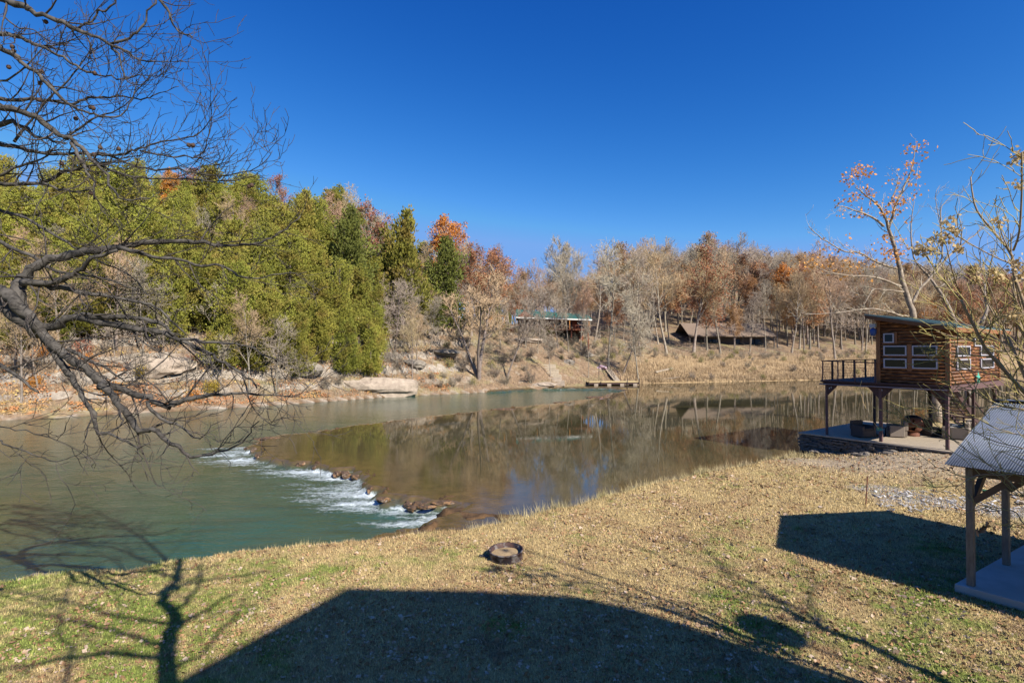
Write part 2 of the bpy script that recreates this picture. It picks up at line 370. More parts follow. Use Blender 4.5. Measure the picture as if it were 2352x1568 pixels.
me = npmesh("ground", np.stack([X, Y, Z], 1), f, mg, True, {"lawn": lawn, "gravel": gr * lawn, "ash": ashm, "wet": wet, "straw": straw})
tag(link("ground", me, None), kind='structure')

# ------------------------------------------------------------------ water
X, Y, f = polar(4.0, 900, 900, False)
sd_ = ledge_sd(X, Y)
up = sstep(-0.35, 0.35, sd_)
Z = ZL + (ZU - ZL) * up + 0.02 * np.clip(1 - np.abs(sd_ + 0.9) / 1.3, 0, 1) * fbm(X * 4, Y * 4, 3) + 0.01 * (sd_ < 0) * fbm(X * 1.2, Y * 2.5, 2)
right = seg_dist(X, Y, ledge[2:17]); left = seg_dist(X, Y, ledge[16:]);
lo = (sd_ < 0.15)
# white water runs off the ledge to the left
qx, qy = X, Y
run = np.full(X.shape, 1e9)
lx_ = np.array([p[0] for p in ledge[2:18]]); ly_ = np.array([p[1] for p in ledge[2:18]])
for k in range(15):
    ax, ay, bx, by = lx_[k], ly_[k], lx_[k + 1], ly_[k + 1]
    for t in np.linspace(0, 1, 7):
        cx_, cy_ = ax + (bx - ax) * t, ay + (by - ay) * t
        dxx = cx_ - X; dyy = (Y - cy_) + 0.10 * dxx
        d_ = np.hypot(np.where(dxx > 0, dxx * 0.32, dxx * 2.0), dyy * 2.6)
        run = np.minimum(run, d_)
foam = np.clip(1.0 - run / 1.9, 0, 1) * lo * (0.75 + 0.5 * fbm(X * 0.5, Y * 2.2, 3)) * sstep(0.25, -0.25, sd_)
foam = np.maximum(foam, np.clip(0.62 - left / 0.9, 0, 1) * lo * sstep(70, 25, Y))
foam = np.maximum(foam, np.clip(0.55 - seg_dist(X, Y, ledge[24:29]) / 1.6, 0, 1) * lo)
foam = np.maximum(foam, 0.45 * np.clip(1 - np.abs(sd_ + 0.05) / 0.16, 0, 1) * (right < 0.6))
Z = Z + foam * 0.075 * np.abs(fbm(X * 3.2, Y * 6, 3)) * 2
shal = np.exp(-np.maximum(sd_, 0) / 3.2) * (sd_ > -0.1)
shal = np.maximum(shal, 0.9 * np.exp(-np.clip(Y - y_near(X), 0, 50) / 1.6))
teal = (1 - up) * np.clip(sstep(0.3, 0.8, 0.5 + 0.9 * fbm(X * 0.10 + 3, Y * 0.13, 3)) * 0.6 + 0.6 * sstep(9, 2, seg_dist(X, Y, [G(560, 1120), G(820, 1170)])) + 0.8 * sstep(40, 62, Y), 0, 1)
mw = bpy.data.materials.new("river_water"); mw.use_nodes = True; N = mw.node_tree.nodes; L = mw.node_tree.links
tc = N.new("ShaderNodeTexCoord"); vec = tc.outputs["Object"]
mp = N.new("ShaderNodeMapping"); mp.inputs[3].default_value = (0.45, 2.4, 1); L.new(vec, mp.inputs[0]); vs = mp.outputs[0]
upper = attr(N, "upper")
pool = mixc(N, L, noise(N, L, vec, 0.35, 4, 0.6, 0.35, 0.65), (0.062, 0.055, 0.025), (0.040, 0.038, 0.020))
pool = mixc(N, L, attr(N, "shal"), pool, mixc(N, L, noise(N, L, vec, 1.6, 7, 0.7, 0.3, 0.7), (0.16, 0.10, 0.04), (0.06, 0.042, 0.018)))
lowc = mixc(N, L, attr(N, "teal"), (0.080, 0.080, 0.036), (0.028, 0.080, 0.060))
lowc = mixc(N, L, noise(N, L, vs, 0.8, 5, 0.6, 0.4, 0.75), lowc, (0.035, 0.055, 0.035))
wc = mixc(N, L, upper, lowc, pool)
fo = math_(N, L, 'ADD', math_(N, L, 'MULTIPLY', noise(N, L, vs, 2.0, 7, 0.72), 0.62), math_(N, L, 'MULTIPLY', noise(N, L, vec, 8.0, 4, 0.7), 0.38))
fsum = math_(N, L, 'ADD', math_(N, L, 'MULTIPLY', attr(N, "foam"), 0.50), fo)
fr = N.new("ShaderNodeMapRange"); fr.inputs[1].default_value = 0.715; fr.inputs[2].default_value = 0.96; L.new(fsum, fr.inputs[0])
fl = math_(N, L, 'MULTIPLY', fr.outputs[0], 0.9)
wc = mixc(N, L, fl, wc, (0.62, 0.68, 0.70))
b = N["Principled BSDF"]; L.new(wc, b.inputs["Base Color"]); b.inputs["IOR"].default_value = 1.33; b.inputs["Specular IOR Level"].default_value = 0.5
rr = mixc(N, L, upper, (0.07, 0.07, 0.07), (0.02, 0.02, 0.02)); rr = mixc(N, L, fl, rr, (0.6, 0.6, 0.6)); L.new(rr, b.inputs["Roughness"])
mp2 = N.new("ShaderNodeMapping"); mp2.inputs[3].default_value = (1.0, 2.2, 1); L.new(vec, mp2.inputs[0])
h1 = noise(N, L, mp2.outputs[0], 2.2, 4, 0.6)
amp = math_(N, L, 'ADD', math_(N, L, 'MULTIPLY', math_(N, L, 'SUBTRACT', 1.0, upper), 0.020), math_(N, L, 'ADD', math_(N, L, 'MULTIPLY', attr(N, "ripple"), 0.012), 0.0005))
hh = math_(N, L, 'MULTIPLY', math_(N, L, 'ADD', h1, math_(N, L, 'MULTIPLY', fl, 1.5)), amp)
bp = N.new("ShaderNodeBump"); bp.inputs["Strength"].default_value = 1.0; bp.inputs["Distance"].default_value = 1.0; L.new(hh, bp.inputs["Height"]); L.new(bp.outputs[0], b.inputs["Normal"])
rip = np.exp(-np.maximum(sd_, 0) / 1.6) * (right < 6)
me = npmesh("water", np.stack([X, Y, Z], 1), f, mw, True, {"upper": up, "foam": foam, "shal": np.clip(shal, 0, 1), "teal": teal, "ripple": rip})
tag(link("water", me, None), kind='structure')

#SECTION_TREES
# ------------------------------------------------------------------ tree generators
def frustums(P0, P1, r0, r1, n=3):
    P0 = np.asarray(P0, float); P1 = np.asarray(P1, float); r0 = np.asarray(r0)[:, None]; r1 = np.asarray(r1)[:, None]
    d = P1 - P0; d /= np.linalg.norm(d, axis=1, keepdims=True) + 1e-9
    up = np.where(np.abs(d[:, 2:3]) < 0.9, np.array([[0, 0, 1.0]]), np.array([[1.0, 0, 0]]))
    a = np.cross(d, up); a /= np.linalg.norm(a, axis=1, keepdims=True) + 1e-9; b = np.cross(d, a)
    rings = []
    for P, r in ((P0, r0), (P1, r1)):
        for k in range(n):
            t = 2 * PI * k / n; rings.append(P + (a * math.cos(t) + b * math.sin(t)) * r)
    V = np.stack(rings, 1).reshape(-1, 3)
    base = np.arange(len(P0))[:, None] * 2 * n
    f = np.concatenate([np.stack([base[:, 0] + k, base[:, 0] + (k + 1) % n, base[:, 0] + n + (k + 1) % n, base[:, 0] + n + k], 1) for k in range(n)])
    return V, f
def cards(Cc, size, rs, flat=0.0, aspect=0.6):
    """small random quads (leaves) at the points Cc"""
    n = len(Cc); d = rs.normal(size=(n, 3)); d[:, 2] *= (1 - flat); d /= np.linalg.norm(d, axis=1, keepdims=True)
    e = rs.normal(size=(n, 3)); e -= (e * d).sum(1, keepdims=True) * d; e /= np.linalg.norm(e, axis=1, keepdims=True)
    sz = np.asarray(size)[:, None] if np.ndim(size) else size
    a = d * sz * 0.5; b_ = e * sz * 0.5 * aspect
    V = np.stack([Cc - a, Cc + b_, Cc + a, Cc - b_], 1).reshape(-1, 3)
    return V, np.arange(n * 4).reshape(n, 4)
def bare_segs(seed, H=14.0, r=0.24, spread=0.55, fork=0.35, limbs=9, lv=(5, 5, 4), up=0.28, wig=0.12, lean=0.0, stems=1, rmin=0.020):
    rs = np.random.RandomState(seed)
    T0, T1, Ta, Tb = [], [], [], []     # trunk and limbs
    W0, W1, Wa, Wb = [], [], [], []     # twigs
    tips = []
    def grow(p, d, ln, ra, rb, n, lvl):
        pts = [p.copy()]; rad = [ra]
        for i in range(n):
            d = d + rs.normal(size=3) * wig * (0.35 if lvl == 0 else 1 + 0.4 * lvl) + np.array([0, 0, up * (0.5 if lvl else 0.1)]) / n * 2
            d /= np.linalg.norm(d); q = p + d * ln / n; rn = ra + (rb - ra) * (i + 1) / n
            (T0 if lvl < 2 else W0).append(p); (T1 if lvl < 2 else W1).append(q)
            (Ta if lvl < 2 else Wa).append(rad[-1]); (Tb if lvl < 2 else Wb).append(rn)
            p = q; pts.append(p); rad.append(rn)
        return pts, rad, d
    def sub(pts, rad, ln, lvl, cnt):
        n = len(pts) - 1
        for j in range(cnt):
            t = rs.uniform(0.25, 1.0) * n if lvl > 1 else (fork + (1 - fork) * (j + rs.rand()) / cnt) * n
            i = min(int(t), n - 1); fpos = t - i; p = pts[i] * (1 - fpos) + pts[i + 1] * fpos; rr = rad[i] * (1 - fpos) + rad[i + 1] * fpos
            ax = pts[i + 1] - pts[i]; ax /= np.linalg.norm(ax)
            a = rs.normal(size=3); a -= a.dot(ax) * ax; a /= np.linalg.norm(a)
            s = spread * rs.uniform(0.75, 1.25); d = ax * math.cos(s) + a * math.sin(s); 
            if lvl == 1: d[2] = max(d[2], 0.12)
            l2 = ln * rs.uniform(0.42, 0.7) * (1.0 if lvl > 1 else (1.25 - 0.75 * t / n))
            r1 = max(rr * 0.62, rmin); r2 = max(r1 * 0.35, rmin * 0.7)
            pp, rd, _ = grow(p, d, l2, r1, r2, 4 if lvl < 3 else 3, lvl)
            tips.append(pp[-1]); tips.append(pp[-2])
            if lvl <= len(lv): sub(pp, rd, l2, lvl + 1, lv[lvl - 1])
    for st in range(stems):
        d = np.array([rs.normal() * 0.05 + lean, rs.normal() * 0.05, 1.0])
        if stems > 1: an = 2 * PI * st / stems + rs.rand(); d[:2] += np.array([math.cos(an), math.sin(an)]) * rs.uniform(0.2, 0.42)
        d /= np.linalg.norm(d); k = 1 if st == 0 else rs.uniform(0.7, 0.95)
        pts, rad, _ = grow(np.array([0, 0, -0.3]), d, H * 0.86 * k, r * k, rmin * 2, 9, 0)
        pts[0] = pts[0]; sub(pts, rad, H * 0.52 * k, 1, max(3, limbs if stems == 1 else limbs * 2 // 3))
    Ta[0] = r * 1.35
    return (T0, T1, Ta, Tb), (W0, W1, Wa, Wb), np.array(tips)
MESH = {}
def bare_kind(key, mt, mw_, leaf=None, nleaf=0, lsize=0.2, **kw):
    T, W, tips = bare_segs(**kw)
    V, f = frustums(*T, n=6); MESH[key, 'trunk'] = npmesh("trunk", V, f, mt, True)
    V, f = frustums(*W, n=3); MESH[key, 'crown'] = npmesh("crown", V, f, mw_)
    if leaf is not None:
        rs = np.random.RandomState(kw['seed'] + 99)
        # leaves cling in clumps
        cl = fbm(tips[:, 0] * 0.5 + tips[:, 2] * 0.4 + 9, tips[:, 1] * 0.5 - tips[:, 2] * 0.3, 2)
        ok = tips[cl > -0.25] if nleaf > 3000 else tips[cl > 0.0]
        c = ok[rs.randint(len(ok), size=nleaf)] + rs.normal(size=(nleaf, 3)) * 0.28
        V, f = cards(c, rs.uniform(0.7, 1.3, nleaf) * lsize, rs, 0.0, 0.8); MESH[key, 'foliage'] = npmesh("foliage", V, f, leaf)
    MESH[key, 'H'] = float(tips[:, 2].max())
def cedar_kind(key, leaf, seed, H=9.0, Rr=2.2, n=30000, cone=0.75, base=0.06):
    rs = np.random.RandomState(seed)
    V, f = frustums([[0, 0, -0.3], [0, 0, H * 0.4]], [[0, 0, H * 0.4], [0.1, 0, H * 0.97]], [0.16, 0.11], [0.11, 0.015], n=6)
    nb = 190; BP = [];Vb0, Vb1 = [], []
    for i in range(nb):
        h = base + (0.985 - base) * (i + rs.rand()) / nb; an = i * 2.4 + rs.rand() * 1.2
        rad = Rr * (1 - h ** 1.5) ** cone * rs.uniform(0.35, 1.12) * (0.9 + 0.42 * math.sin(an * 1.0 + seed) * math.sin(h * 8 + seed * 2)) * (1.0 if h > 0.16 else 0.8) + 0.10
        p0 = np.array([0, 0, h * H]); rise = 0.45 + 0.75 * h
        p1 = p0 + np.array([math.cos(an) * rad, math.sin(an) * rad, rad * rise * rs.uniform(0.4, 1.3)])
        Vb0.append(p0); Vb1.append(p1); BP.append((p0, p1, rad))
    V2, f2 = frustums(Vb0, Vb1, [0.022] * nb, [0.006] * nb, n=3)
    MESH[key, 'trunk'] = npmesh("trunk", np.concatenate([V, V2]), np.concatenate([f, f2 + len(V)]) if f.shape[1] == f2.shape[1] else f, M['bark_grey'])
    wts = np.array([b[2] ** 1.4 + 0.15 for b in BP]); wts /= wts.sum()
    bi = rs.choice(nb, size=n // 6, p=wts); A = np.array([b[0] for b in BP])[bi]; B = np.array([b[1] for b in BP])[bi]; rd = np.array([b[2] for b in BP])[bi]
    t = rs.beta(2.6, 1.1, size=len(bi))[:, None]
    c = A + (B - A) * t + rs.normal(size=(len(bi), 3)) * (0.08 + 0.09 * rd[:, None]) * np.array([0.95, 0.95, 1.45])
    # each tuft is 6 short sprays pointing out and up
    c6 = np.repeat(c, 6, 0); out = np.repeat(B - A, 6, 0); out /= np.linalg.norm(out, axis=1, keepdims=True)
    d = out * 0.8 + rs.normal(size=c6.shape) * 0.42 + np.array([0, 0, 1.0]); d /= np.linalg.norm(d, axis=1, keepdims=True)
    e = np.cross(d, rs.normal(size=d.shape)); e /= np.linalg.norm(e, axis=1, keepdims=True)
    sz = rs.uniform(0.14, 0.34, (len(c6), 1)); b0 = c6
    V = np.stack([b0, b0 + d * sz * 0.5 + e * sz * 0.15, b0 + d * sz, b0 + d * sz * 0.5 - e * sz * 0.15], 1).reshape(-1, 3)
    MESH[key, 'crown'] = npmesh("crown", V, np.arange(len(V)).reshape(-1, 4), leaf)
    MESH[key, 'H'] = H
for i in range(4): cedar_kind('cedar%d' % i, M['cedar'] if i != 2 else M['cedar_dark'], 10 + i, H=9 + i * 0.6, Rr=[2.6, 2.2, 2.5, 3.1][i], cone=[0.75, 0.9, 0.8, 0.62][i])
bare_kind('bareA', M['bark_grey'], M['twig_tan'], seed=1, H=16, r=0.17, limbs=13, lv=(6, 5, 3), spread=0.62)
bare_kind('bareB', M['bark_pale'], M['twig_tan'], seed=2, H=17, r=0.20, limbs=12, lv=(6, 5, 3), spread=0.52, fork=0.4)
bare_kind('bareC', M['bark_grey'], M['twig_grey'], seed=3, H=14, r=0.16, limbs=14, lv=(6, 5, 3), spread=0.8, fork=0.25, wig=0.16)
bare_kind('bareD', M['bark_pale'], M['twig_grey'], seed=4, H=16, r=0.14, limbs=11, lv=(6, 5, 3), spread=0.6, fork=0.4)
bare_kind('round', M['bark_grey'], M['twig_grey'], seed=5, H=16, r=0.28, limbs=18, lv=(8, 7, 4), spread=0.5, fork=0.22, up=0.45, wig=0.07)
bare_kind('multi', M['bark_grey'], M['twig_tan'], seed=6, H=12, r=0.2, limbs=13, lv=(6, 5, 3), spread=0.6, stems=3, fork=0.4)
bare_kind('leanR', M['bark_grey'], M['twig_grey'], seed=7, H=12, r=0.17, limbs=10, lv=(6, 5, 4), spread=0.65, lean=0.30, fork=0.35)
bare_kind('thin', M['bark_pale'], M['twig_grey'], seed=8, H=10, r=0.09, limbs=8, lv=(5, 4, 3), spread=0.55, fork=0.4)
bare_kind('oakO', M['bark_grey'], M['twig_tan'], M['leaf_orange'], 6500, 0.25, seed=9, H=14, r=0.22, limbs=11, lv=(6, 5, 3), spread=0.65, fork=0.3)
bare_kind('oakR', M['bark_grey'], M['twig_tan'], M['leaf_russet'], 3800, 0.24, seed=10, H=14, r=0.22, limbs=11, lv=(6, 5, 3), spread=0.65, fork=0.3)
bare_kind('oakS', M['bark_pale'], M['twig_tan'], M['leaf_russet'], 2200, 0.24, seed=11, H=16, r=0.24, limbs=10, lv=(6, 5, 4), spread=0.6, fork=0.35)
bare_kind('redT', M['bark_grey'], M['twig_grey'], M['leaf_red'], 1800, 0.22, seed=12, H=12, r=0.18, limbs=10, lv=(6, 5, 3), spread=0.5, fork=0.3)
bare_kind('shrub', M['brush'], M['brush'], seed=13, H=2.4, r=0.03, limbs=8, lv=(5, 4, 3), spread=0.6, stems=7, fork=0.15, rmin=0.006)
bare_kind('shrubO', M['brush'], M['brush'], M['leaf_orange'], 1100, 0.13, seed=14, H=1.8, r=0.02, limbs=7, lv=(4, 3), spread=0.7, stems=6, fork=0.15, rmin=0.006)
bare_kind('shrubR', M['brush'], M['brush'], M['leaf_red'], 1000, 0.13, seed=15, H=1.5, r=0.02, limbs=7, lv=(4, 3), spread=0.7, stems=6, fork=0.15, rmin=0.006)
bare_kind('shrubY', M['brush'], M['brush'], M['leaf_yellow'], 1500, 0.14, seed=16, H=2.6, r=0.02, limbs=7, lv=(4, 3), spread=0.6, stems=6, fork=0.15, rmin=0.006)
bare_kind('shrubG', M['brush'], M['brush'], M['brush_green'], 450, 0.13, seed=17, H=1.6, r=0.02, limbs=7, lv=(4, 3), spread=0.7, stems=8, fork=0.1, rmin=0.006)
RN = random.Random(3)
def tree(key, name, x, y, z, s, rz, label, cat, group=None, tilt=0.0, sx=1.0):
    o = empty(name, (x, y, z), rz); o.rotation_euler = (0, tilt, rz); o.scale = (s * sx, s * sx, s)
    tag(o, label, cat, group)
    for part in ('trunk', 'crown', 'foliage'):
        if (key, part) in MESH:
            c = bpy.data.objects.new(part, MESH[key, part]); C.objects.link(c); c.parent = o
    return o
def tree_px(key, name, u, v, vt, label, cat='tree', d=None, rz=None, sx=1.0, tilt=0.0, group=None):
    p = hit(u, v) if d is None else Vector(((u - 1176) * d / F, d, zg((u - 1176) * d / F, d)))
    top = CZ - (vt - HOR) * p.y / F
    s = (top - p.z) / MESH[key, 'H']
    return tree(key, name, p.x, p.y, p.z, s, RN.uniform(0, 6.28) if rz is None else rz, label, cat, group, tilt, sx)
used = []
def far_enough(x, y, r):
    for a, b_, c in used:
        if (a - x) ** 2 + (b_ - y) ** 2 < (r) ** 2: return False
    used.append((x, y, r)); return True
def px_of(x, y, z): return 1176 + F * x / y, HOR - (z - CZ) * F / y

# trees one can point at
LM = [
 ('multi', 'bare_tree', 1099, 868, 600, 'grey three-stemmed bare tree on the bank below the green-roofed house', 0.4, 1.0),
 ('leanR', 'bare_tree', 1163, 868, 655, 'slim pale bare tree leaning right between the three-stemmed tree and the stone steps', 0.0, 0.8),
 ('thin', 'small_tree', 1264, 865, 745, 'small dark bare tree on the slope just left of the stone steps', None, 1.2),
 ('thin', 'small_tree', 1351, 868, 700, 'thin bare sapling at the water edge just left of the floating dock', None, 0.7),
 ('bareD', 'bare_tree', 1397, 849, 548, 'tall straight grey tree standing right behind the floating dock', None, 1.1),
 ('leanR', 'bare_tree', 1430, 858, 690, 'dark bare tree leaning to the right beside the dock ramp', 0.1, 0.9),
 ('bareC', 'bare_tree', 1466, 872, 655, 'grey twiggy tree at the waterline just right of the floating dock', None, 0.8),
 ('bareB', 'bare_tree', 1366, 787, 560, 'thick pale forked tree on the slope at the right end of the green-roofed house', None, 1.0),
 ('bareB', 'bare_tree', 1254, 785, 590, 'thick white-barked tree in front of the porch of the green-roofed house', None, 0.9),
 ('bareD', 'bare_tree', 1306, 808, 620, 'grey tree on the slope below the porch of the green-roofed house', None, 0.9),
 ('bareC', 'bare_tree', 945, 772, 610, 'pale bare tree leaning over the cut bank at the right edge of the cedars', None, 0.9),
 ('oakS', 'oak_tree', 1593, 809, 560, 'grey-trunked oak with a few rusty leaves at the left end of the brown cabin', None, 1.0),
 ('oakR', 'oak_tree', 1624, 804, 640, 'russet-leaved oak in front of the left half of the brown cabin', None, 1.0),
 ('oakR', 'oak_tree', 1687, 808, 690, 'low dark russet tree in front of the door of the brown cabin', None, 0.8),
 ('bareB', 'bare_tree', 1818, 810, 600, 'pale forked tree at the right end of the brown cabin', None, 0.9),
 ('bareB', 'bare_tree', 1918, 825, 560, 'white-barked tree standing forward in the field, above the railing of the stilt cabin', None, 0.8),
 ('bareD', 'bare_tree', 1988, 809, 600, 'grey tree at the field edge just left of the stilt cabin', None, 0.9),
 ('bareA', 'bare_tree', 1786, 799, 640, 'dark-trunked tree close behind the right end of the brown cabin', None, 0.9),
]
for k, nm, u, v, vt, lab, rz, sx in LM:
    o = tree_px(k, nm, u, v, vt, lab, 'tree', rz=rz, sx=sx); used.append((o.location.x, o.location.y, 2))
LM += [('bareD', 'bare_tree', 1208, 800, 640, 'thin grey tree screening the left half of the deck on the far slope', None, .9), ('bareC', 'bare_tree', 1282, 800, 650, 'spreading grey tree screening the porch of the far house', None, .9),
 ('thin', 'small_tree', 1236, 812, 700, 'thin sapling below the lattice of the far deck', None, .9), ('bareA', 'bare_tree', 1335, 806, 640, 'grey tree screening the right end of the teal roof', None, .8), ('bareC', 'bare_tree', 1150, 800, 640, 'grey tree screening the orange timber screen of the far deck', None, .8),
 ('oakS', 'oak_tree', 1655, 812, 620, 'sparse rusty oak screening the middle of the brown cabin', None, .8), ('bareC', 'bare_tree', 1722, 808, 660, 'grey tree screening the right half of the brown cabin', None, .8), ('bareD', 'bare_tree', 1758, 806, 640, 'tall grey tree in front of the right end of the brown cabin', None, .8)]
for k, nm, u, v, vt, lab, rz, sx in LM[18:]:
    o = tree_px(k, nm, u, v, vt, lab, 'tree', rz=rz, sx=sx); used.append((o.location.x, o.location.y, 2))
LM2 = [  # (kind, name, u, depth, top row, label, width)
 ('round', 'bare_tree', 1314, 112, 535, 'round-crowned bare tree rising tallest behind the green-roofed house', 1.0),
 ('oakS', 'bare_tree', 1405, 118, 552, 'bare tree with a few rusty leaves right of the round-crowned tree behind the green-roofed house', 1.0),
 ('bareB', 'bare_tree', 1512, 118, 570, 'tall pale leaning tree between the green-roofed house and the brown cabin', 0.8),
 ('oakO', 'oak_tree', 1612, 150, 585, 'large golden orange oak rising above the brown cabin', 1.0),
 ('oakS', 'oak_tree', 1640, 165, 525, 'tallest rusty-topped oak on the skyline above the brown cabin', 1.0),
 ('oakO', 'oak_tree', 1045, 92, 492, 'bright orange-leaved tree on the skyline behind the cedars', 1.0),
 ('oakR', 'oak_tree', 1135, 100, 555, 'tan-leaved round tree right of the bright orange tree on the skyline', 1.0),
 ('redT', 'maple_tree', 852, 80, 455, 'red and grey half-bare tree between dark cedars on the skyline', 1.0),
 ('redT', 'maple_tree', 638, 84, 395, 'small red tree on the skyline above the middle of the cedar slope', 0.9),
 ('redT', 'maple_tree', 440, 84, 375, 'red-leaved tree on the hilltop behind the dark overhanging branches', 1.3),
 ('oakO', 'oak_tree', 400, 82, 385, 'orange-leaved tree on the hilltop beside the red one, behind the overhanging branches', 0.8),
 ('oakR', 'oak_tree', 1200, 118, 605, 'tan tree in the notch of the skyline left of the round-crowned bare tree', 1.0),
 ('oakO', 'oak_tree', 1500, 140, 590, 'rusty orange oak on the skyline left of the golden oak', 0.9),
]
for k, nm, u, d, vt, lab, sx in LM2:
    o = tree_px(k, nm, u, 0, vt, lab, 'tree', d=d, sx=sx); used.append((o.location.x, o.location.y, 2.5))
LM3 = [('cedar2', 805, 72, 476, 'dark narrow cedar just left of the red and grey skyline tree', 1.0),
       ('cedar1', 932, 76, 484, 'ragged yellow-green cedar standing highest right of the red and grey skyline tree', 1.0),
       ('cedar2', 1022, 82, 548, 'dark green cedar in front of the bright orange skyline tree', 1.2),
       ('cedar1', 700, 74, 438, 'pointed green cedar at the top of the slope right of the small red tree', 1.0),
       ('cedar3', 860, 68, 700, 'broad yellow-green cedar lowest on the right edge of the cedar slope', 1.0)]
for k, u, d, vt, lab, sx in LM3:
    o = tree_px(k, 'cedar_tree', u, 0, vt, lab, 'cedar', d=d, sx=sx); used.append((o.location.x, o.location.y, 2.5))

# the cedar slope
def cedar_label(u, v, dd):
    row = 'on the skyline row' if dd > 34 else ('halfway up the slope' if dd > 17 else 'low down near the water')
    col = 'at the far left behind the walnut branches' if u < 300 else ('below the red hilltop tree' if u < 560 else ('below the small red skyline tree' if u < 760 else 'toward the right edge of the cedar slope'))
    return ('yellow-green cedar %s, %s' % (row, col), 'cedar', 'cedars %s, %s' % (row, col))
def wood_place(u, dd):
    col = ('left of the far house' if u < 1130 else 'behind the far house' if u < 1400 else 'between the far house and cabin' if u < 1580 else 'behind the brown cabin' if u < 1790 else
           'left of the stilt cabin' if u < 2000 else 'seen behind the stilt cabin')
    return ('at the front edge of the wood' if dd < 48 else 'deep in the wood') + ' ' + col
rr_ = random.Random(11); n = 0
for it in range(9000):
    x = rr_.uniform(-95, -6); dd = rr_.uniform(2.0, 50); y = float(y_far(np.array([x]))[0]) + dd
    a = x / y
    if a < -1.12: continue
    z = zg(x, y); u, v = px_of(x, y, z)
    if u > 930 and v > 700: continue
    if u > 900 and v > 720: continue
    if u > 1010: continue
    if dd < 9 and (u < 480 or u > 920 ): continue
    if dd < 3.5: continue
    if u < 420 and dd < 17 and rr_.random() < 0.75: continue
    if not far_enough(x, y, 2.5 + 0.02 * dd): continue
    k = rr_.choice(['cedar0', 'cedar1', 'cedar3', 'cedar0', 'cedar3', 'cedar2' if u > 700 else 'cedar0'])
    s = rr_.uniform(0.60, 1.05) * (1.15 if a < -0.55 and dd > 25 else 1)
    if dd > 36: s *= 0.95
    if v < 760 and u > 800: s *= 0.85
    tree(k, 'cedar_tree', x, y, z - 0.2, s, rr_.uniform(0, 6.28), *cedar_label(u, v, dd), sx=rr_.uniform(0.8, 1.45), tilt=rr_.gauss(0, .05)); n += 1
    if n > 235: break
nced = n; n = 0
for it in range(4000):      # bare trees between the cedars and on their foot
    x = rr_.uniform(-95, -8); dd = rr_.uniform(1.5, 34); y = float(y_far(np.array([x]))[0]) + dd
    if x / y < -1.12: continue
    z = zg(x, y); u, v = px_of(x, y, z)
    if u > 1000: continue
    if not far_enough(x, y, 2.4): continue
    tree(rr_.choice(['bareC', 'thin', 'bareA', 'thin']), 'bare_tree', x, y, z - 0.1, rr_.uniform(0.45, 0.75), rr_.uniform(0, 6.28), 'small pale bare tree caught between the cedars of the left hillside', 'tree', 'bare trees among the left cedars'); n += 1
    if n > 115: break
# the wood right of the cedars
n = 0
for it in range(12000):
    x = rr_.uniform(-12, 190); dd = 14 + 85 * rr_.random() ** 1.5; y = float(y_far(np.array([x]))[0]) + dd
    a = x / y
    if a > 1.12 or a < -0.14: continue
    z = zg(x, y); u, v = px_of(x, y, z)
    dmin = np.interp(u, [900, 1080, 1130, 1380, 1450, 1560, 1580, 1800, 1810, 2400], [10, 14, 30, 30, 22, 24, 44, 44, 27, 26])
    if dd < dmin: continue
    if not far_enough(x, y, 2.3 + 0.018 * dd): continue
    pl = 0.34 if u > 1480 else 0.30
    if rr_.random() < pl * 0.55: k = rr_.choice(['oakS', 'oakS', 'oakR'])
    elif rr_.random() < 0.07: k = 'oakO'
    elif u < 1240 and rr_.random() < 0.25: k = 'cedar1'
    else: k = rr_.choice(['bareA', 'bareB', 'bareC', 'bareD', 'bareA', 'bareD'])
    s = rr_.uniform(0.8, 1.12) * (0.70 if 1140 < u < 1430 else 0.95 if u < 1450 else 1.3)
    wp = wood_place(u, dd); lab, gp = 'grey bare tree ' + wp, 'bare trees ' + wp
    nm = 'bare_tree'
    if k in ('oakR', 'oakS', 'oakO'): lab, gp, nm = 'rusty-leaved oak ' + wp, 'rusty oaks ' + wp, 'oak_tree'
    if k.startswith('cedar'): lab, gp, nm = 'lone green cedar mixed into the bare wood behind the green-roofed house', 'cedars mixed into the bare wood', 'cedar_tree'
    tree(k, nm, x, y, z - 0.2, s, rr_.uniform(0, 6.28), lab, 'tree', gp, sx=rr_.uniform(0.85, 1.1)); n += 1
    if n > 395: break
nw = n
# far-off wood as one mass on the ridge
rs = np.random.RandomState(77)
T, Wd, tips = bare_segs(seed=31, H=18, r=0.2, limbs=12, lv=(6, 5), spread=0.6, rmin=0.022)
a0 = [np.array(q) for q in T]; b0 = [np.array(q) for q in Wd]
P0 = np.concatenate([a0[0], b0[0]]); P1 = np.concatenate([a0[1], b0[1]]); ra = np.concatenate([a0[2], b0[2]]); rb = np.concatenate([a0[3], b0[3]])
Vs, Fs = frustums(P0, P1, ra, rb, 3); VV, FFs = [], []; off = 0
for k in range(520):
    for _ in range(30):
        x = rs.uniform(-60, 420); y = float(y_far(np.array([x]))[0]) + rs.uniform(66, 260)
        if -0.2 < x / y < 1.15: break
    t = rs.rand() * 6.28; c_, s_ = math.cos(t), math.sin(t); sc = rs.uniform(0.8, 1.15)
    q = Vs * sc; q = np.stack([q[:, 0] * c_ - q[:, 1] * s_ + x, q[:, 0] * s_ + q[:, 1] * c_ + y, q[:, 2] + zg(x, y)], 1)
    VV.append(q); FFs.append(Fs + off); off += len(q)
tag(link("distant_wood", npmesh("distant_wood", np.concatenate(VV), np.concatenate(FFs), M['twig_grey']), None), 'grey-brown mass of leafless trees covering the far ridge on the skyline', 'woodland', kind='stuff')

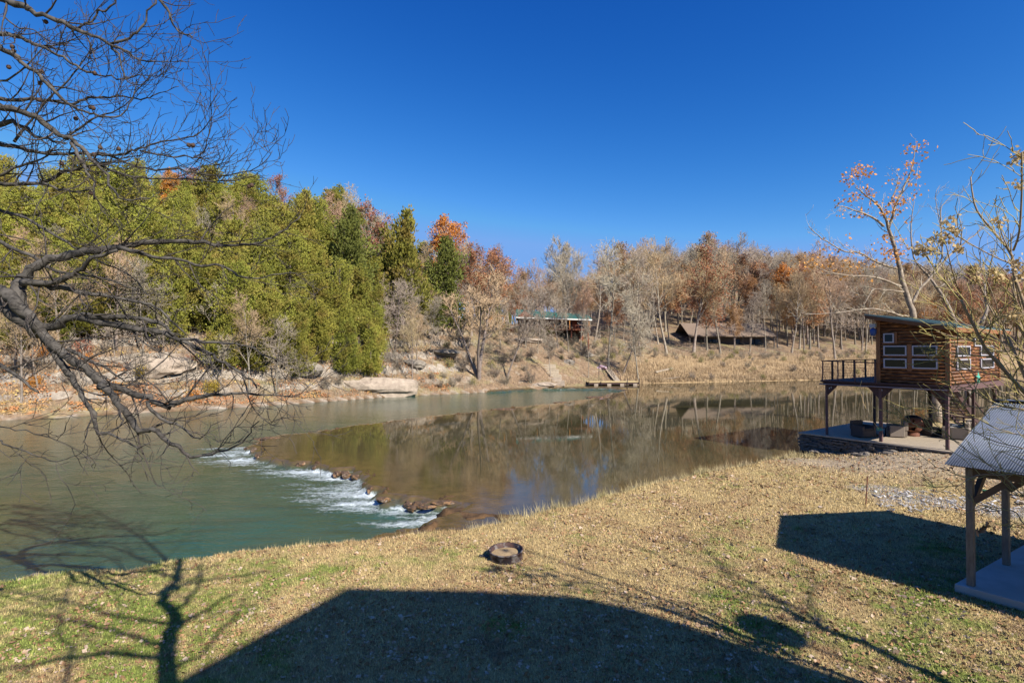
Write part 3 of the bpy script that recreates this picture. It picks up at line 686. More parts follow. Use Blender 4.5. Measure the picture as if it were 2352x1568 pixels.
# tangle of thin stems on the far slope
rs = np.random.RandomState(19); n = 26000
xs = rs.uniform(-75, 60, n); dd = rs.exponential(13, n) + .4; yy = y_far(xs) + dd; ok = (dd < 45) & (np.abs(xs / yy) < 1.12) & (fbm(xs * .22, yy * .22, 3) > -0.12) & ~((px_of(xs, yy, 0)[0] > 1180) & (px_of(xs, yy, 0)[0] < 1480) & (dd < 10)) & ~((px_of(xs, yy, 0)[0] > 1480) & (dd < 20)); xs, yy = xs[ok], yy[ok]
z = zfun(xs, yy); n = len(xs); h = rs.uniform(.4, 2.0, n) * rs.uniform(.4, 1, n); t_ = rs.normal(size=(n, 2)) * .35
P0 = np.stack([xs, yy, z - .05], 1); Pm = P0 + np.stack([t_[:, 0] * h * .5, t_[:, 1] * h * .5, h * .6], 1); P2 = Pm + np.stack([t_[:, 0] * h + rs.normal(size=n) * .1, t_[:, 1] * h, h * rs.uniform(-.1, .5, n)], 1)
V, f = frustums(np.concatenate([P0, Pm]), np.concatenate([Pm, P2]), np.full(2 * n, .014), np.full(2 * n, .009), 3)
tag(link("undergrowth", npmesh("undergrowth", V, f, M['brush']), None), 'tangle of thin leafless stems over the far slope', 'undergrowth', kind='stuff')
# drifts of coloured leaves on the left bank
n = 26000; xs = rs.uniform(-60, -8, n); dd = rs.exponential(4.5, n) + .2; yy = y_far(xs) + dd; ok = (dd < 16) & (fbm(xs * .5, yy * .5, 3) > -.15); xs, yy = xs[ok], yy[ok]
V, f = cards(np.stack([xs, yy, zfun(xs, yy) + rs.uniform(.02, .3, len(xs)) * (fbm(xs * .8, yy * .8, 2) > .1)], 1), rs.uniform(.10, .24, len(xs)), rs, .4, .8)
tag(link("bank_leaves", npmesh("bank_leaves", V, f, mat('bank_leaf', (.55, .24, .09), (.30, .14, .07), .8, .8, c3=(.50, .36, .12), s3=.35, detail=10)), None), 'orange and brown leaf litter drifted over the far left bank', 'leaves', kind='stuff')
# brush on the banks
n = 0
for it in range(3000):
    x = rr_.uniform(-60, 120); dd = rr_.uniform(0.8, 24) ; y = float(y_far(np.array([x]))[0]) + dd
    a = x / y
    if abs(a) > 1.1: continue
    z = zg(x, y); u, v = px_of(x, y, z)
    if 1220 < u < 1480 and v > 830: continue
    if not far_enough(x, y, 1.7): continue
    if u < 560:
        k = rr_.choice(['shrubO', 'shrubO', 'shrubR', 'shrubY', 'shrub', 'shrubO', 'shrubR'])
        if dd > 9: k = 'shrub'
    elif u < 900: k = rr_.choice(['shrub', 'shrub', 'shrubO', 'shrub']) if dd < 9 else 'shrub'
    else: k = rr_.choice(['shrub', 'shrub', 'shrubG'])
    if u > 1480 and rr_.random() < (0.85 if dd < 16 else .4): continue
    lab = {'shrub': ('low leafless grey-tan brush on the far bank', 'leafless brush on the far bank'), 'shrubO': ('low bush with orange leaves on the far left bank', 'orange bushes on the far left bank'),
           'shrubR': ('low bush with dark red leaves on the far left bank', 'red bushes on the far left bank'), 'shrubY': ('yellow-leaved bush on the far left bank', 'yellow bushes on the far left bank'),
           'shrubG': ('low olive-green brush on the far bank right of the cedars', 'olive brush on the far bank')}[k]
    wh = (' below the cedars' if u < 930 else ' between the cedars and the dock' if u < 1350 else ' right of the dock' if u < 1850 else ' behind the stilt cabin'); lab = (lab[0].replace(' right of the cedars', '') + wh, lab[1] + wh)
    tree(k, 'shrub', x, y, z - 0.05, rr_.uniform(0.55, 1.15) * (0.8 if u > 1480 else 1), rr_.uniform(0, 6.28), lab[0], 'shrub', lab[1]); n += 1
    if n > 290: break
o = tree_px('shrubY', 'shrub', 485, 905, 865, 'brightest yellow bush near the water at the foot of the cedars', 'shrub')
o = tree_px('thin', 'small_tree', 305, 880, 790, 'little white-stemmed tree against the pale rock bank at the left', 'tree')
o = tree_px('bareB', 'bare_tree', 88, 890, 700, 'pale thick tree trunk rising from the far left bank behind the dark branches', 'tree', sx=1.1)
print("trees", nced, nw)
#SECTION_BUILT
# ------------------------------------------------------------------ materials for built things
M['deck_brown'] = mat('stained_timber', (0.085, 0.045, 0.04), (0.045, 0.026, 0.026), 4, 0.7, 0.003, stretch=(1, 1, 6))
M['post_mauve'] = mat('post_timber', (0.15, 0.085, 0.08), (0.07, 0.04, 0.04), 5, 0.7, 0.003, stretch=(1, 1, 4))
M['log'] = mat('log_siding', (0.15, 0.052, 0.015), (0.04, 0.016, 0.008), 3.0, 0.6, 0.006, stretch=(1.2, 1.2, 7), contrast=1.0, c3=(0.32, 0.14, 0.05), s3=2.5)
M['trim'] = mat('cedar_trim', (0.30, 0.13, 0.05), (0.16, 0.07, 0.03), 5, 0.65, 0.003, stretch=(1, 1, 5))
M['frame'] = mat('window_frame', (0.38, 0.37, 0.41), None, rough=0.45)
M['glass'] = mat('window_glass', (0.015, 0.017, 0.02), None, rough=0.06, spec=0.25)
M['roof_green'] = mat('green_metal_roof', (0.20, 0.27, 0.245), (0.14, 0.20, 0.18), 2.5, 0.6, 0.0, stretch=(1, 5, 1), metal=0.0)
M['fascia'] = mat('fascia', (0.17, 0.075, 0.03), (0.10, 0.045, 0.02), 5, 0.6)
M['blue'] = mat('blue_paint', (0.05, 0.10, 0.30), (0.03, 0.07, 0.22), 6, 0.5)
M['teal_star'] = mat('teal_star', (0.10, 0.42, 0.30), (0.06, 0.30, 0.22), 12, 0.5)
M['planks'] = mat('weathered_planks', (0.46, 0.38, 0.28), (0.27, 0.21, 0.15), 5, 0.85, 0.004, stretch=(1, 6, 1))
M['stone'] = mat('ledge_stone', (0.20, 0.17, 0.14), (0.07, 0.06, 0.05), 5, 0.9, 0.02, contrast=1.2)
M['wicker'] = mat('wicker', (0.30, 0.25, 0.20), (0.13, 0.10, 0.08), 60, 0.8, 0.004, stretch=(1, 1, 2))
M['wicker_dark'] = mat('wicker_dark', (0.09, 0.07, 0.06), (0.05, 0.04, 0.035), 60, 0.8, 0.004, stretch=(1, 1, 2))
M['cushion'] = mat('cushion', (0.42, 0.44, 0.48), (0.34, 0.36, 0.40), 6, 0.9)
M['rust'] = mat('rust', (0.22, 0.085, 0.045), (0.09, 0.04, 0.03), 7, 0.8, 0.003, contrast=1.2)
M['char'] = mat('charred_steel', (0.06, 0.06, 0.07), (0.025, 0.025, 0.03), 6, 0.6, 0.003)
M['black'] = mat('black_metal', (0.02, 0.02, 0.025), None, rough=0.5)
M['corr'] = mat('corrugated_metal', (0.165, 0.185, 0.225), (0.10, 0.115, 0.145), 2.2, 0.55, 0.0, metal=0.2, stretch=(1, 4, 1))
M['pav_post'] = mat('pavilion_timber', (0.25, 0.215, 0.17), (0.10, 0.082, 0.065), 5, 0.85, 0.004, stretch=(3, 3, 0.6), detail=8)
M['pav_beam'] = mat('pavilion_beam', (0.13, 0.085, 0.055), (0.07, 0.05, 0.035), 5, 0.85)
M['conc'] = mat('concrete', (0.50, 0.48, 0.44), (0.36, 0.34, 0.31), 2.0, 0.9, 0.002, detail=9, c3=(0.42, 0.38, 0.33), s3=0.8)
M['orange_wood'] = mat('new_orange_timber', (0.50, 0.22, 0.055), (0.34, 0.14, 0.04), 4, 0.7)
M['red_wood'] = mat('red_stained_timber', (0.24, 0.08, 0.04), (0.14, 0.05, 0.028), 4, 0.7)
M['roof_teal'] = mat('teal_metal_roof', (0.035, 0.12, 0.10), (0.022, 0.085, 0.072), 2, 0.5)
M['white'] = mat('white_paint', (0.75, 0.74, 0.70), None, rough=0.6)
M['shingle'] = mat('brown_shingles', (0.24, 0.175, 0.13), (0.15, 0.11, 0.08), 3, 0.9, 0.01)
M['cabin_wall'] = mat('cabin_wall', (0.17, 0.14, 0.12), (0.10, 0.08, 0.07), 3, 0.9)
M['pale_rock'] = mat('pale_rock', (0.42, 0.34, 0.26), (0.22, 0.17, 0.13), 1.6, 0.9, 0.08, detail=9, contrast=1.2)
M['grey_rock'] = mat('grey_rock', (0.30, 0.26, 0.21), (0.15, 0.125, 0.10), 1.6, 0.9, 0.08, detail=9)
M['dock_wood'] = mat('dock_wood', (0.52, 0.40, 0.20), (0.38, 0.28, 0.14), 4, 0.8)
M['wet_rock'] = mat('wet_rock', (0.12, 0.075, 0.045), (0.035, 0.025, 0.018), 6, 0.45, 0.04, detail=9, c3=(0.22, 0.125, 0.06), s3=7)
M['leaf_dry'] = mat('dry_leaves', (0.46, 0.28, 0.15), (0.27, 0.15, 0.08), 20, 0.8, transl=0.15, contrast=0.8)
M['cream'] = mat('cream_seed_heads', (0.72, 0.58, 0.34), (0.50, 0.34, 0.15), 14, 0.8, transl=0.35)
M['twig_olive'] = mat('olive_twigs', (0.40, 0.34, 0.11), (0.27, 0.21, 0.085), 6, 0.8)
M['bark_brown'] = mat('brown_bark', (0.36, 0.27, 0.18), (0.20, 0.15, 0.10), 10, 0.9, 0.002)

# ------------------------------------------------------------------ stilt cabin on its terrace
P1 = Vector((16.45, 27.9, 0)); ANG = math.atan2(-0.82, 0.57)
E1 = Vector((math.cos(ANG), math.sin(ANG), 0)); E2 = Vector((-math.sin(ANG), math.cos(ANG), 0))
def loc2(s, t, z=0): p = P1 + E1 * s + E2 * t; return Vector((p.x, p.y, z))
def to_local(p): d = Vector((p[0], p[1], 0)) - P1; return d.dot(E1), d.dot(E2)
TZ = 1.1
terr = empty("stone_terrace", loc2(0, 0, 0), ANG); tag(terr, 'plank-topped terrace on a dry-stone wall under the stilt cabin', 'terrace')
mb = MB(); rw = random.Random(4)
def stone_face(p, q, z0, z1, outw):
    L_ = (q - p).length; d = (q - p).normalized(); z = z0
    while z < z1:
        h = rw.uniform(0.05, 0.10); x = -rw.uniform(0, 0.3)
        while x < L_:
            ln = rw.uniform(0.14, 0.5); o = rw.uniform(-0.06, 0.16)
            a = p + d * max(x, 0); b_ = p + d * min(x + ln - 0.015, L_)
            if (b_ - a).length > 0.03: mb.bar(a + outw * (o - 0.2) + Vector((0, 0, z + h / 2)), b_ + outw * (o - 0.2 + rw.uniform(-.03, .03)) + Vector((0, 0, z + h / 2 + rw.uniform(-.015, .015))), 0.4, h * 0.93)
            x += ln
        z += h
stone_face(Vector((-1.2, -0.35, 0)), Vector((6.4, -0.35, 0)), -0.6, TZ - 0.13, Vector((0, -1, 0)))
stone_face(Vector((-1.2, 7.6, 0)), Vector((-1.2, -0.35, 0)), -0.6, TZ - 0.13, Vector((-1, 0, 0)))
mb.build("stone_wall", M['stone'], terr)
MB().box((-1.1, -0.25, -0.8), (6.4, 7.6, TZ - 0.07)).build("core", M['stone'], terr)
mb = MB(); t = -0.42
while t < 7.6:
    mb.box((-1.28, t, TZ - 0.066), (6.6, t + 0.135, TZ - 0.002 * rw.random())); t += 0.15
mb.build("plank_floor", M['planks'], terr)

hut = empty("stilt_cabin", loc2(0, 0, TZ), ANG); tag(hut, 'small log-sided cabin raised on posts with an open deck and green mono-pitch roof', 'cabin')
FZ = 3.95 - TZ; B0 = 3.70 - TZ     # local heights above the terrace
W_, D_ = 5.05, 7.4
MB().box((-0.12, -0.12, B0), (W_ + 0.12, D_ + 0.1, B0 + 0.17)).build("floor_beams", M['deck_brown'], hut)
mb = MB(); s = -0.2
mb.box((-0.22, -0.24, B0 + 0.173), (2.42, D_ + 0.2, FZ)); mb.box((2.423, -0.24, B0 + 0.173), (W_ + 0.2, D_ + 0.2, FZ))
mb.build("floor", M['deck_brown'], hut)
MB().box((-0.24, -0.275, B0 + 0.02), (W_ + 0.2, -0.243, B0 + 0.09)).box((W_ + 0.203, -0.24, B0 - 0.02), (W_ + 0.235, D_ + 0.2, FZ - 0.01)).build("rim_board", M['post_mauve'], hut)
MB().box((-0.235, -0.30, B0 + 0.045), (W_ + 0.1, -0.278, B0 + 0.062)).build("metal_edge", M['frame'], hut)
posts = [(0, -0.02, .1), (2.48, -0.02, .13), (W_ + .02, -0.02, .13), (0.05, 5.6, .12), (2.6, 6.0, .14), (2.95, 6.9, .14), (W_, 3.6, .12), (W_, 7.0, .13), (0.1, 7.2, .05)]
for (s, t, wd) in posts:
    MB().box((s - wd / 2, t - wd / 2, -0.02 if t > 0 else -0.12), (s + wd / 2, t + wd / 2, B0 - 0.003)).build("post", M['post_mauve'] if t < 1 else M['deck_brown'], hut, bevel=0.006)
def bracket(s, t, ds, dt):
    m = MB(); L_ = 0.5
    w2 = 0.045
    a = Vector((ds, dt, 0)); pz = B0 - 0.004
    perp = Vector((-dt, ds, 0)) * w2
    for (p, q, r_) in ((0.06, L_, 0),):
        base = Vector((s, t, 0)) + a * 0.068
        # two plates with a gap: triangular gusset with pierced slots
        tri = [base + Vector((0, 0, pz)), base + a * 0.46 + Vector((0, 0, pz)), base + a * 0.38 + Vector((0, 0, pz - 0.10)), base + Vector((0, 0, pz - 0.52))]
        m.add([v - perp for v in tri] + [v + perp for v in tri], [(0, 1, 2, 3), (7, 6, 5, 4), (0, 4, 5, 1), (1, 5, 6, 2), (2, 6, 7, 3), (3, 7, 4, 0)])
    m.build("bracket", M['deck_brown'], hut)
bracket(0, -0.02, 1, 0); bracket(2.48, -0.02, 1, 0); bracket(2.48, -0.02, -1, 0); bracket(W_ + .02, -0.02, -1, 0); bracket(W_ + .02, 0.0, 0, 1); bracket(2.6, 6.0, -1, 0); bracket(W_, 7.0, 0, -1)
for s in (0.35, 2.65):       # pale holes in the gussets
    for k in range(2): MB().box((s - 0.21 + 0.09 * k, -0.078, B0 - 0.20 + 0.05 * k), (s - 0.17 + 0.09 * k, -0.069, B0 - 0.12 + 0.05 * k)).build("bracket_slot", M['cushion'], hut)
# railing
RZ = FZ + 1.0
rail = MB().bar((-0.17, -0.17, RZ), (2.36, -0.17, RZ - 0.05), 0.05, 0.05).bar((-0.17, -0.17, RZ), (-0.17, D_, RZ), 0.05, 0.05).bar((-0.17, D_ + 0.02, RZ), (2.4, D_ + 0.02, RZ), 0.05, 0.05).build("hand_rail", M['deck_brown'], hut)
for s in (-0.12, 0.62, 1.42, 2.30): MB().box((s - 0.022, -0.19, FZ - 0.12), (s + 0.022, -0.146, RZ - 0.03)).build("baluster", M['post_mauve'], hut)
for t in (1.0, 2.25, 3.6, 5.0, 6.3): MB().box((-0.21, t - 0.04, FZ), (-0.13, t + 0.04, RZ - 0.026)).build("baluster", M['deck_brown'], hut)
mb = MB()
for k in range(6): mb.tube([(-0.1, -0.17, FZ + 0.14 + k * 0.14), (2.3, -0.17, FZ + 0.12 + k * 0.138)], 0.004, 4); mb.tube([(-0.17, 0, FZ + 0.14 + k * 0.14), (-0.17, D_, FZ + 0.14 + k * 0.14)], 0.004, 4)
mb.build("wire_rail", M['black'], hut)
# walls of the room
c0, c1 = 2.42, W_ + 0.06
def roofz(s): return (7.22 - TZ) + (s - 2.0) * (6.53 - 7.22) / (5.5 - 2.0)
y0, y1 = 0.02, D_ - 0.1
mb = MB(); zt = lambda s: roofz(s) - 0.16
vs = [(c0, y0, FZ), (c1, y0, FZ), (c1, y1, FZ), (c0, y1, FZ), (c0, y0, zt(c0)), (c1, y0, zt(c1)), (c1, y1, zt(c1)), (c0, y1, zt(c0))]
mb.add(vs, [(0, 3, 2, 1), (4, 5, 6, 7), (0, 1, 5, 4), (1, 2, 6, 5), (2, 3, 7, 6), (3, 0, 4, 7)]).build("wall", M['log'], hut)
m = MB(); z = FZ + 0.085
while z < zt(c0) - 0.06:
    s_end = c1 if z + 0.08 < zt(c1) else c0 + (zt(c0) - z - 0.08) / (zt(c0) - zt(c1)) * (c1 - c0)
    if s_end - c0 > 0.3: m.tube([(c0, y0 + 0.02, z), (s_end, y0 + 0.02, z)], 0.086, 10)
    m.tube([(c0 + 0.02, y0, z), (c0 + 0.02, y1, z)], 0.086, 8)
    if z + 0.08 < zt(c1): m.tube([(c1 - 0.02, y0, z), (c1 - 0.02, y1, z)], 0.086, 10)
    z += 0.155
m.build("log_siding", M['log'], hut, True)
for (s, t) in ((c0 - 0.02, y0 - 0.02), (c1 + 0.0, y0 - 0.02), (c1, y1)):
    zz = zt(min(max(s, c0), c1)) - 0.01
    MB().box((s - 0.09, t - 0.06, FZ), (s + 0.09, t + 0.09, zz)).build("corner_board", M['trim'], hut)
def win(axis, a0, a1, z0, z1):
    m = MB(); g = 0.055
    if axis == 's':
        bx = lambda p, q, r_, s_, y, yy: m.box((p, y, r_), (q, yy, s_))
        yo, yi = y0 - 0.125, y0 - 0.06
        bx(a0, a1, z0, z0 + g, yo, yi); bx(a0, a1, z1 - g, z1, yo, yi); bx(a0, a0 + g, z0 + g, z1 - g, yo, yi); bx(a1 - g, a1, z0 + g, z1 - g, yo, yi)
        f_ = m.build("window", M['frame'], hut); MB().box((a0 + g, yo + 0.03, z0 + g), (a1 - g, yi + 0.06, z1 - g)).build("pane", M['glass'], f_)
        MB().box((a0 - 0.06, y0 - 0.115, z0 - 0.055), (a1 + 0.06, y0 - 0.05, z0 - 0.003)).build("sill", M['trim'], f_)
    else:
        xo, xi = c1 + 0.125, c1 + 0.06; g2 = 0.09
        for (p, q, r_, s_) in ((a0, a1, z0, z0 + g), (a0, a1, z1 - g, z1), (a0, a0 + g2, z0 + g, z1 - g), (a1 - g2, a1, z0 + g, z1 - g)): m.box((xi, p, r_), (xo, q, s_))
        f_ = m.build("window", M['frame'], hut); MB().box((xi - 0.06, a0 + g2, z0 + g), (xo - 0.03, a1 - g2, z1 - g)).build("pane", M['glass'], f_)
for a0, a1, z0, z1 in ((2.64, 3.08, 5.87, 6.32), (2.64, 3.58, 5.26, 5.73), (3.80, 4.76, 5.26, 5.73), (2.64, 3.58, 4.67, 5.12), (3.80, 4.76, 4.67, 5.12)):
    win('s', a0, a1, z0 - TZ, z1 - TZ)
MB().box((3.60, y0 - 0.1, 4.55 - TZ), (3.78, y0 - 0.05, 5.80 - TZ)).box((3.10, y0 - 0.1, 5.82 - TZ), (3.2, y0 - 0.05, 6.38 - TZ)).build("trim_board", M['trim'], hut)
def t_of(u):            # where the sunny wall is seen at column u
    k = (u - 1176) / F; q = P1 + E1 * c1; return (k * q.y - q.x) / (E2.x - k * E2.y)
def z_of(v, t): q = P1 + E1 * c1 + E2 * t; return CZ - (v - HOR) * q.y / F - TZ
for ua, ub, va, vb in ((2191, 2222, 794, 818), (2191, 2222, 824, 848), (2246, 2276, 793, 816), (2246, 2276, 823, 845), (2232, 2246, 775, 795)):
    ta, tb = t_of(ua), t_of(ub); tm = (ta + tb) / 2; win('t', ta, tb, z_of(vb, tm), z_of(va, tm))
# roof
mb = MB(); r0, r1 = 2.0, 5.55; q0, q1 = -0.55, D_ + 0.45
def slab(s0, s1, t0, t1, dz0, dz1, name, mt):
    v = [(s0, t0, roofz(s0) + dz0), (s1, t0, roofz(s1) + dz0), (s1, t1, roofz(s1) + dz0), (s0, t1, roofz(s0) + dz0), (s0, t0, roofz(s0) + dz1), (s1, t0, roofz(s1) + dz1), (s1, t1, roofz(s1) + dz1), (s0, t1, roofz(s0) + dz1)]
    return MB().add(v, [(0, 3, 2, 1), (4, 5, 6, 7), (0, 1, 5, 4), (1, 2, 6, 5), (2, 3, 7, 6), (3, 0, 4, 7)]).build(name, mt, hut)
rf = slab(r0, r1, q0, q1, 0.0, 0.03, "roof", M['roof_green'])
mb = MB(); t = q0 + 0.02
while t < q1: mb.bar((r0, t, roofz(r0) + 0.045), (r1, t, roofz(r1) + 0.045), 0.035, 0.028); t += 0.32
mb.build("roof_rib", M['roof_green'], rf)
slab(r0 + .03, r1 - .03, q0 + .03, q1 - .03, -0.15, -0.003, "roof_deck", M['deck_brown'])
slab(r1 - 0.04, r1 + 0.0, q0 + .04, q1 - .04, -0.20, -0.006, "eave_board", M['trim'])
slab(r0 + .02, r1 - .05, q0, q0 + 0.028, -0.17, -0.006, "rake_board", M['fascia'])
for s in (2.46, W_ - 0.1): MB().box((s - .05, q0 + .05, roofz(s) - 0.25), (s + .05, y0 - 0.07, roofz(s) - 0.153)).build("rafter_end", M['trim'], hut)
# stairs behind the room
mb = MB(); 
for k in range(14):
    f_ = k / 13; t = 2.2 + 4.6 * f_; z = B0 - 0.05 - (B0 - 0.1) * f_
    mb.box((W_ - 1.2, t - 0.13, z - 0.035), (W_ - 0.35, t + 0.13, z))
st = mb.build("tread", M['deck_brown'], None)
stair = empty("staircase", loc2(W_ + 0.9, 4.8, TZ), ANG); tag(stair, 'dark open timber staircase going down from the sunny side of the stilt cabin', 'staircase')
st.parent = stair; st.location = (-(W_ + 0.9), -4.8, 0); st.name = "treads"
for sx_ in (W_ - 1.23, W_ - 0.32):
    o = MB().bar((sx_, 2.1, B0 - 0.02), (sx_, 6.9, 0.02), 0.05, 0.24).build("stringer", M['deck_brown'], stair); o.location = st.location
    o = MB().bar((sx_, 4.0, 1.5 + .85), (sx_, 6.9, 0.95), 0.05, 0.07).bar((sx_, 4.1, 1.4), (sx_, 4.1, 2.3), 0.07).bar((sx_, 6.8, 0), (sx_, 6.8, 1.0), 0.07).build("hand_rail", M['deck_brown'], stair); o.location = st.location
# things on and around the terrace
def put(name, s, t, z, rz, label, cat, group=None): o = empty(name, loc2(s, t, z), ANG + rz); tag(o, label, cat, group); return o
def seatpos(u, v): p = G(u, v, TZ); return to_local(p)
def armchair(s, t, rz, label, seat_m, body_m):
    o = put("wicker_armchair", s, t, TZ, rz, label, 'armchair', 'wicker armchairs on the terrace')
    MB().box((-.36, -.36, .04), (.36, .36, .36)).build("seat_base", body_m, o, bevel=0.01)
    MB().box((-.38, .24, .363), (.38, .40, .80)).build("backrest", body_m, o, bevel=0.02)
    for k in (-1, 1): MB().box((k * .40 - .07, -.38, .04), (k * .40 + .07, .237, .60)).build("armrest", body_m, o, bevel=0.02)
    MB().box((-.32, -.34, .363), (.32, .235, .47)).build("cushion", seat_m, o, bevel=0.03)
    return o
sA = seatpos(1967, 1003); sB = seatpos(2052, 1003); sC = seatpos(1998, 1001)
armchair(sA[0] + .1, sA[1] + .35, R(75), 'dark wicker armchair left of the low black table under the stilt cabin', M['wicker_dark'], M['wicker_dark'])
armchair(sB[0], sB[1] + .35, R(-60), 'sun-striped wicker armchair between the table and the round fire pit', M['wicker_dark'], M['wicker'])
o = put("low_table", sC[0], sC[1] + .5, TZ, 0.05, 'low black glass-topped table between the two wicker armchairs', 'table')
MB().box((-.4, -.4, .40), (.4, .4, .43)).build("table_top", M['char'], o)
for a in (-.36, .36):
    for b_ in (-.36, .36): MB().box((a - .02, b_ - .02, 0), (a + .02, b_ + .02, .397)).build("leg", M['black'], o)
MB().box((-.34, -.34, .10), (.34, .34, .12)).build("shelf", M['black'], o)
sF = seatpos(2086, 1002)
o = put("fire_pit", sF[0], sF[1] + .5, TZ, 0.3, 'rusty steel globe fire pit with cut-out openings on the terrace', 'fire pit')
bm = bmesh.new(); bmesh.ops.create_uvsphere(bm, u_segments=48, v_segments=32, radius=0.46)
rr3 = random.Random(8); kill = []
for f_ in bm.faces:
    c = f_.calc_center_median(); n_ = fbm(np.array([c.x * 4.2 + c.y * 3.1 + 3]), np.array([c.z * 4.6 - c.y * 2.4]), 2)[0]
    if n_ > 0.22 and c.z > -0.28: kill.append(f_)
    elif c.z > 0.40: kill.append(f_)
bmesh.ops.delete(bm, geom=kill, context='FACES'); bmesh.ops.translate(bm, verts=bm.verts, vec=(0, 0, .60))
bmesh.ops.solidify(bm, geom=bm.faces[:], thickness=0.02)
me = bpy.data.meshes.new("globe"); bm.to_mesh(me); bm.free(); link("globe", me, M['rust'], o)
MB().lathe([(0.30, 0), (0.30, .16), (0.26, .17), (0.22, .2)], 20).build("base_ring", M['rust'], o, True)
MB().lathe([(0.37, .94), (0.38, .96), (0.36, .98), (0.2, 1.05), (0.0, 1.07)], 20).build("lid", M['black'], o, True)
o = put("wicker_screen", sF[0] + .35, sF[1] + 1.1, TZ, R(-20), 'square dark wicker chair back standing behind the globe fire pit', 'chair')
MB().box((-.35, -.05, .04), (.35, .05, .86)).build("backrest", M['wicker_dark'], o, bevel=0.02); MB().box((-.35, .053, .04), (.35, .7, .42)).build("seat", M['wicker_dark'], o, bevel=0.02)
sS = seatpos(2178, 1008)
o = put("wicker_sofa", sS[0], sS[1] + .6, TZ, R(12), 'long pale wicker sofa with grey cushions behind the right front post of the stilt cabin', 'sofa')
MB().box((-.42, -.35, .04), (.45, 1.9, .40)).build("seat_base", M['wicker'], o, bevel=0.02)
MB().box((.453, -.35, .04), (.62, 1.9, .82)).build("backrest", M['wicker'], o, bevel=0.02)
MB().box((-.42, -.50, .04), (.62, -.353, .60)).build("armrest", M['wicker'], o, bevel=0.02)
for k in range(2): MB().box((-.38, -.3 + k * 1.1, .403), (.44, .76 + k * 1.1, .54)).build("cushion", M['cushion'], o, bevel=0.03)
# eave lamp, star, rope and ribbon
o = put("hanging_lantern", 2.22, -0.12, roofz(2.2) + TZ - 0.98, 0, 'blue hanging lantern under the high corner of the green cabin roof', 'lantern')
MB().lathe([(0.0, 0), (0.09, 0.02), (0.13, .12), (.15, .28), (.11, .36), (.05, .40), (0, .41)], 12).build("shade", M['blue'], o, True)
MB().box((-.12, -.12, .42), (.14, .12, .60)).build("bracket", M['cushion'], o); MB().tube([(0, 0, .60), (0, 0, .86)], .012, 5).build("hook", M['black'], o)
tS = t_of(2236); zS = z_of(868, tS) + TZ
o = empty("wall_star", loc2(c1 + 0.16, tS, zS), ANG); tag(o, 'teal five-pointed star hung on the sunny log wall of the stilt cabin', 'ornament')
m = MB(); pts = []
for k in range(10):
    rr4 = 0.40 if k % 2 == 0 else 0.15; an = PI / 2 + k * PI / 5; pts.append((0, -math.cos(an) * rr4 * 0.8, math.sin(an) * rr4))
m.add(pts + [(0.07, 0, 0), (-0.02, 0, 0)], [(k, (k + 1) % 10, 10) for k in range(10)] + [((k + 1) % 10, k, 11) for k in range(10)]); m.build("star", M['teal_star'], o)
mb = MB(); mb.tube([loc2(1.85, -.5, 4.05), loc2(1.78, -.52, 3.7), loc2(1.9, -.5, 3.0), loc2(2.2, -.42, 2.2), loc2(2.45, -.22, 1.75)], 0.012, 5)
tag(mb.build("rope", M['cream'], None), 'thin pale cord slanting down to the green ribbon on the middle front post', 'cord')
mb = MB()
for k in range(7): a = k * 0.9; mb.add([loc2(2.48, -.11, 1.72), loc2(2.48 + .16 * math.cos(a), -.17, 1.72 + .1 * math.sin(a)), loc2(2.48 + .14 * math.cos(a + .5), -.13, 1.72 + .09 * math.sin(a + .5))], [(0, 1, 2)])
tag(mb.build("ribbon", M['teal_star'], None), 'small green ribbon tied round the middle front post of the stilt cabin', 'ribbon')
p = hit(2017, 1029); o = empty("rusty_pipe", (p.x, p.y, p.z), 0); tag(o, 'short rusty pipe stub standing at the foot of the middle post', 'pipe')
MB().tube([(0, 0, -.1), (0, 0, .42)], .09, 12).build("pipe", M['rust'], o, True); MB().tube([(-.3, .1, .3), (.35, .25, .34)], .07, 10).build("elbow", M['rust'], o, True)
p = hit(1981, 1031); mb = MB(); n_ = 7
vs = [(i / n_ * .78 - .39 + .05 * math.sin(j * 1.7), j / n_ * .62 - .31, .05 + .05 * math.sin(i * 1.3 + j) + .03 * math.cos(j * 2.1)) for j in range(n_ + 1) for i in range(n_ + 1)]
mb.add(vs, [(j * (n_ + 1) + i, j * (n_ + 1) + i + 1, (j + 1) * (n_ + 1) + i + 1, (j + 1) * (n_ + 1) + i) for j in range(n_) for i in range(n_)])
o = mb.build("blue_mat", M['blue'], None); o.location = p; o.rotation_euler = (0, 0, 0.3); sm = o.modifiers.new("s", 'SOLIDIFY'); sm.thickness = 0.05
tag(o, 'crumpled blue mat lying on the bare ground in front of the terrace wall', 'mat')

# ------------------------------------------------------------------ pavilion at the right
GZ = 0.62
pv = empty("pavilion", (9.5, 11.1, GZ), 0); tag(pv, 'open pavilion with a corrugated metal roof on square timber posts at the right edge', 'pavilion')
FD = Vector((.62, -.785, 0)).normalized(); LD = Vector((.85, .527, 0)).normalized(); o0 = Vector((9.5, 11.1, 0))
def L2(a, b_, z): p = o0 * 0 + FD * a + LD * b_; return Vector((p.x, p.y, z - GZ))
def skewbox(a0, a1, b0, b1, z0, z1):
    v = [L2(a0, b0, z0), L2(a1, b0, z0), L2(a1, b1, z0), L2(a0, b1, z0), L2(a0, b0, z1), L2(a1, b0, z1), L2(a1, b1, z1), L2(a0, b1, z1)]
    return MB().add(v, [(0, 3, 2, 1), (4, 5, 6, 7), (0, 1, 5, 4), (1, 2, 6, 5), (2, 3, 7, 6), (3, 0, 4, 7)])
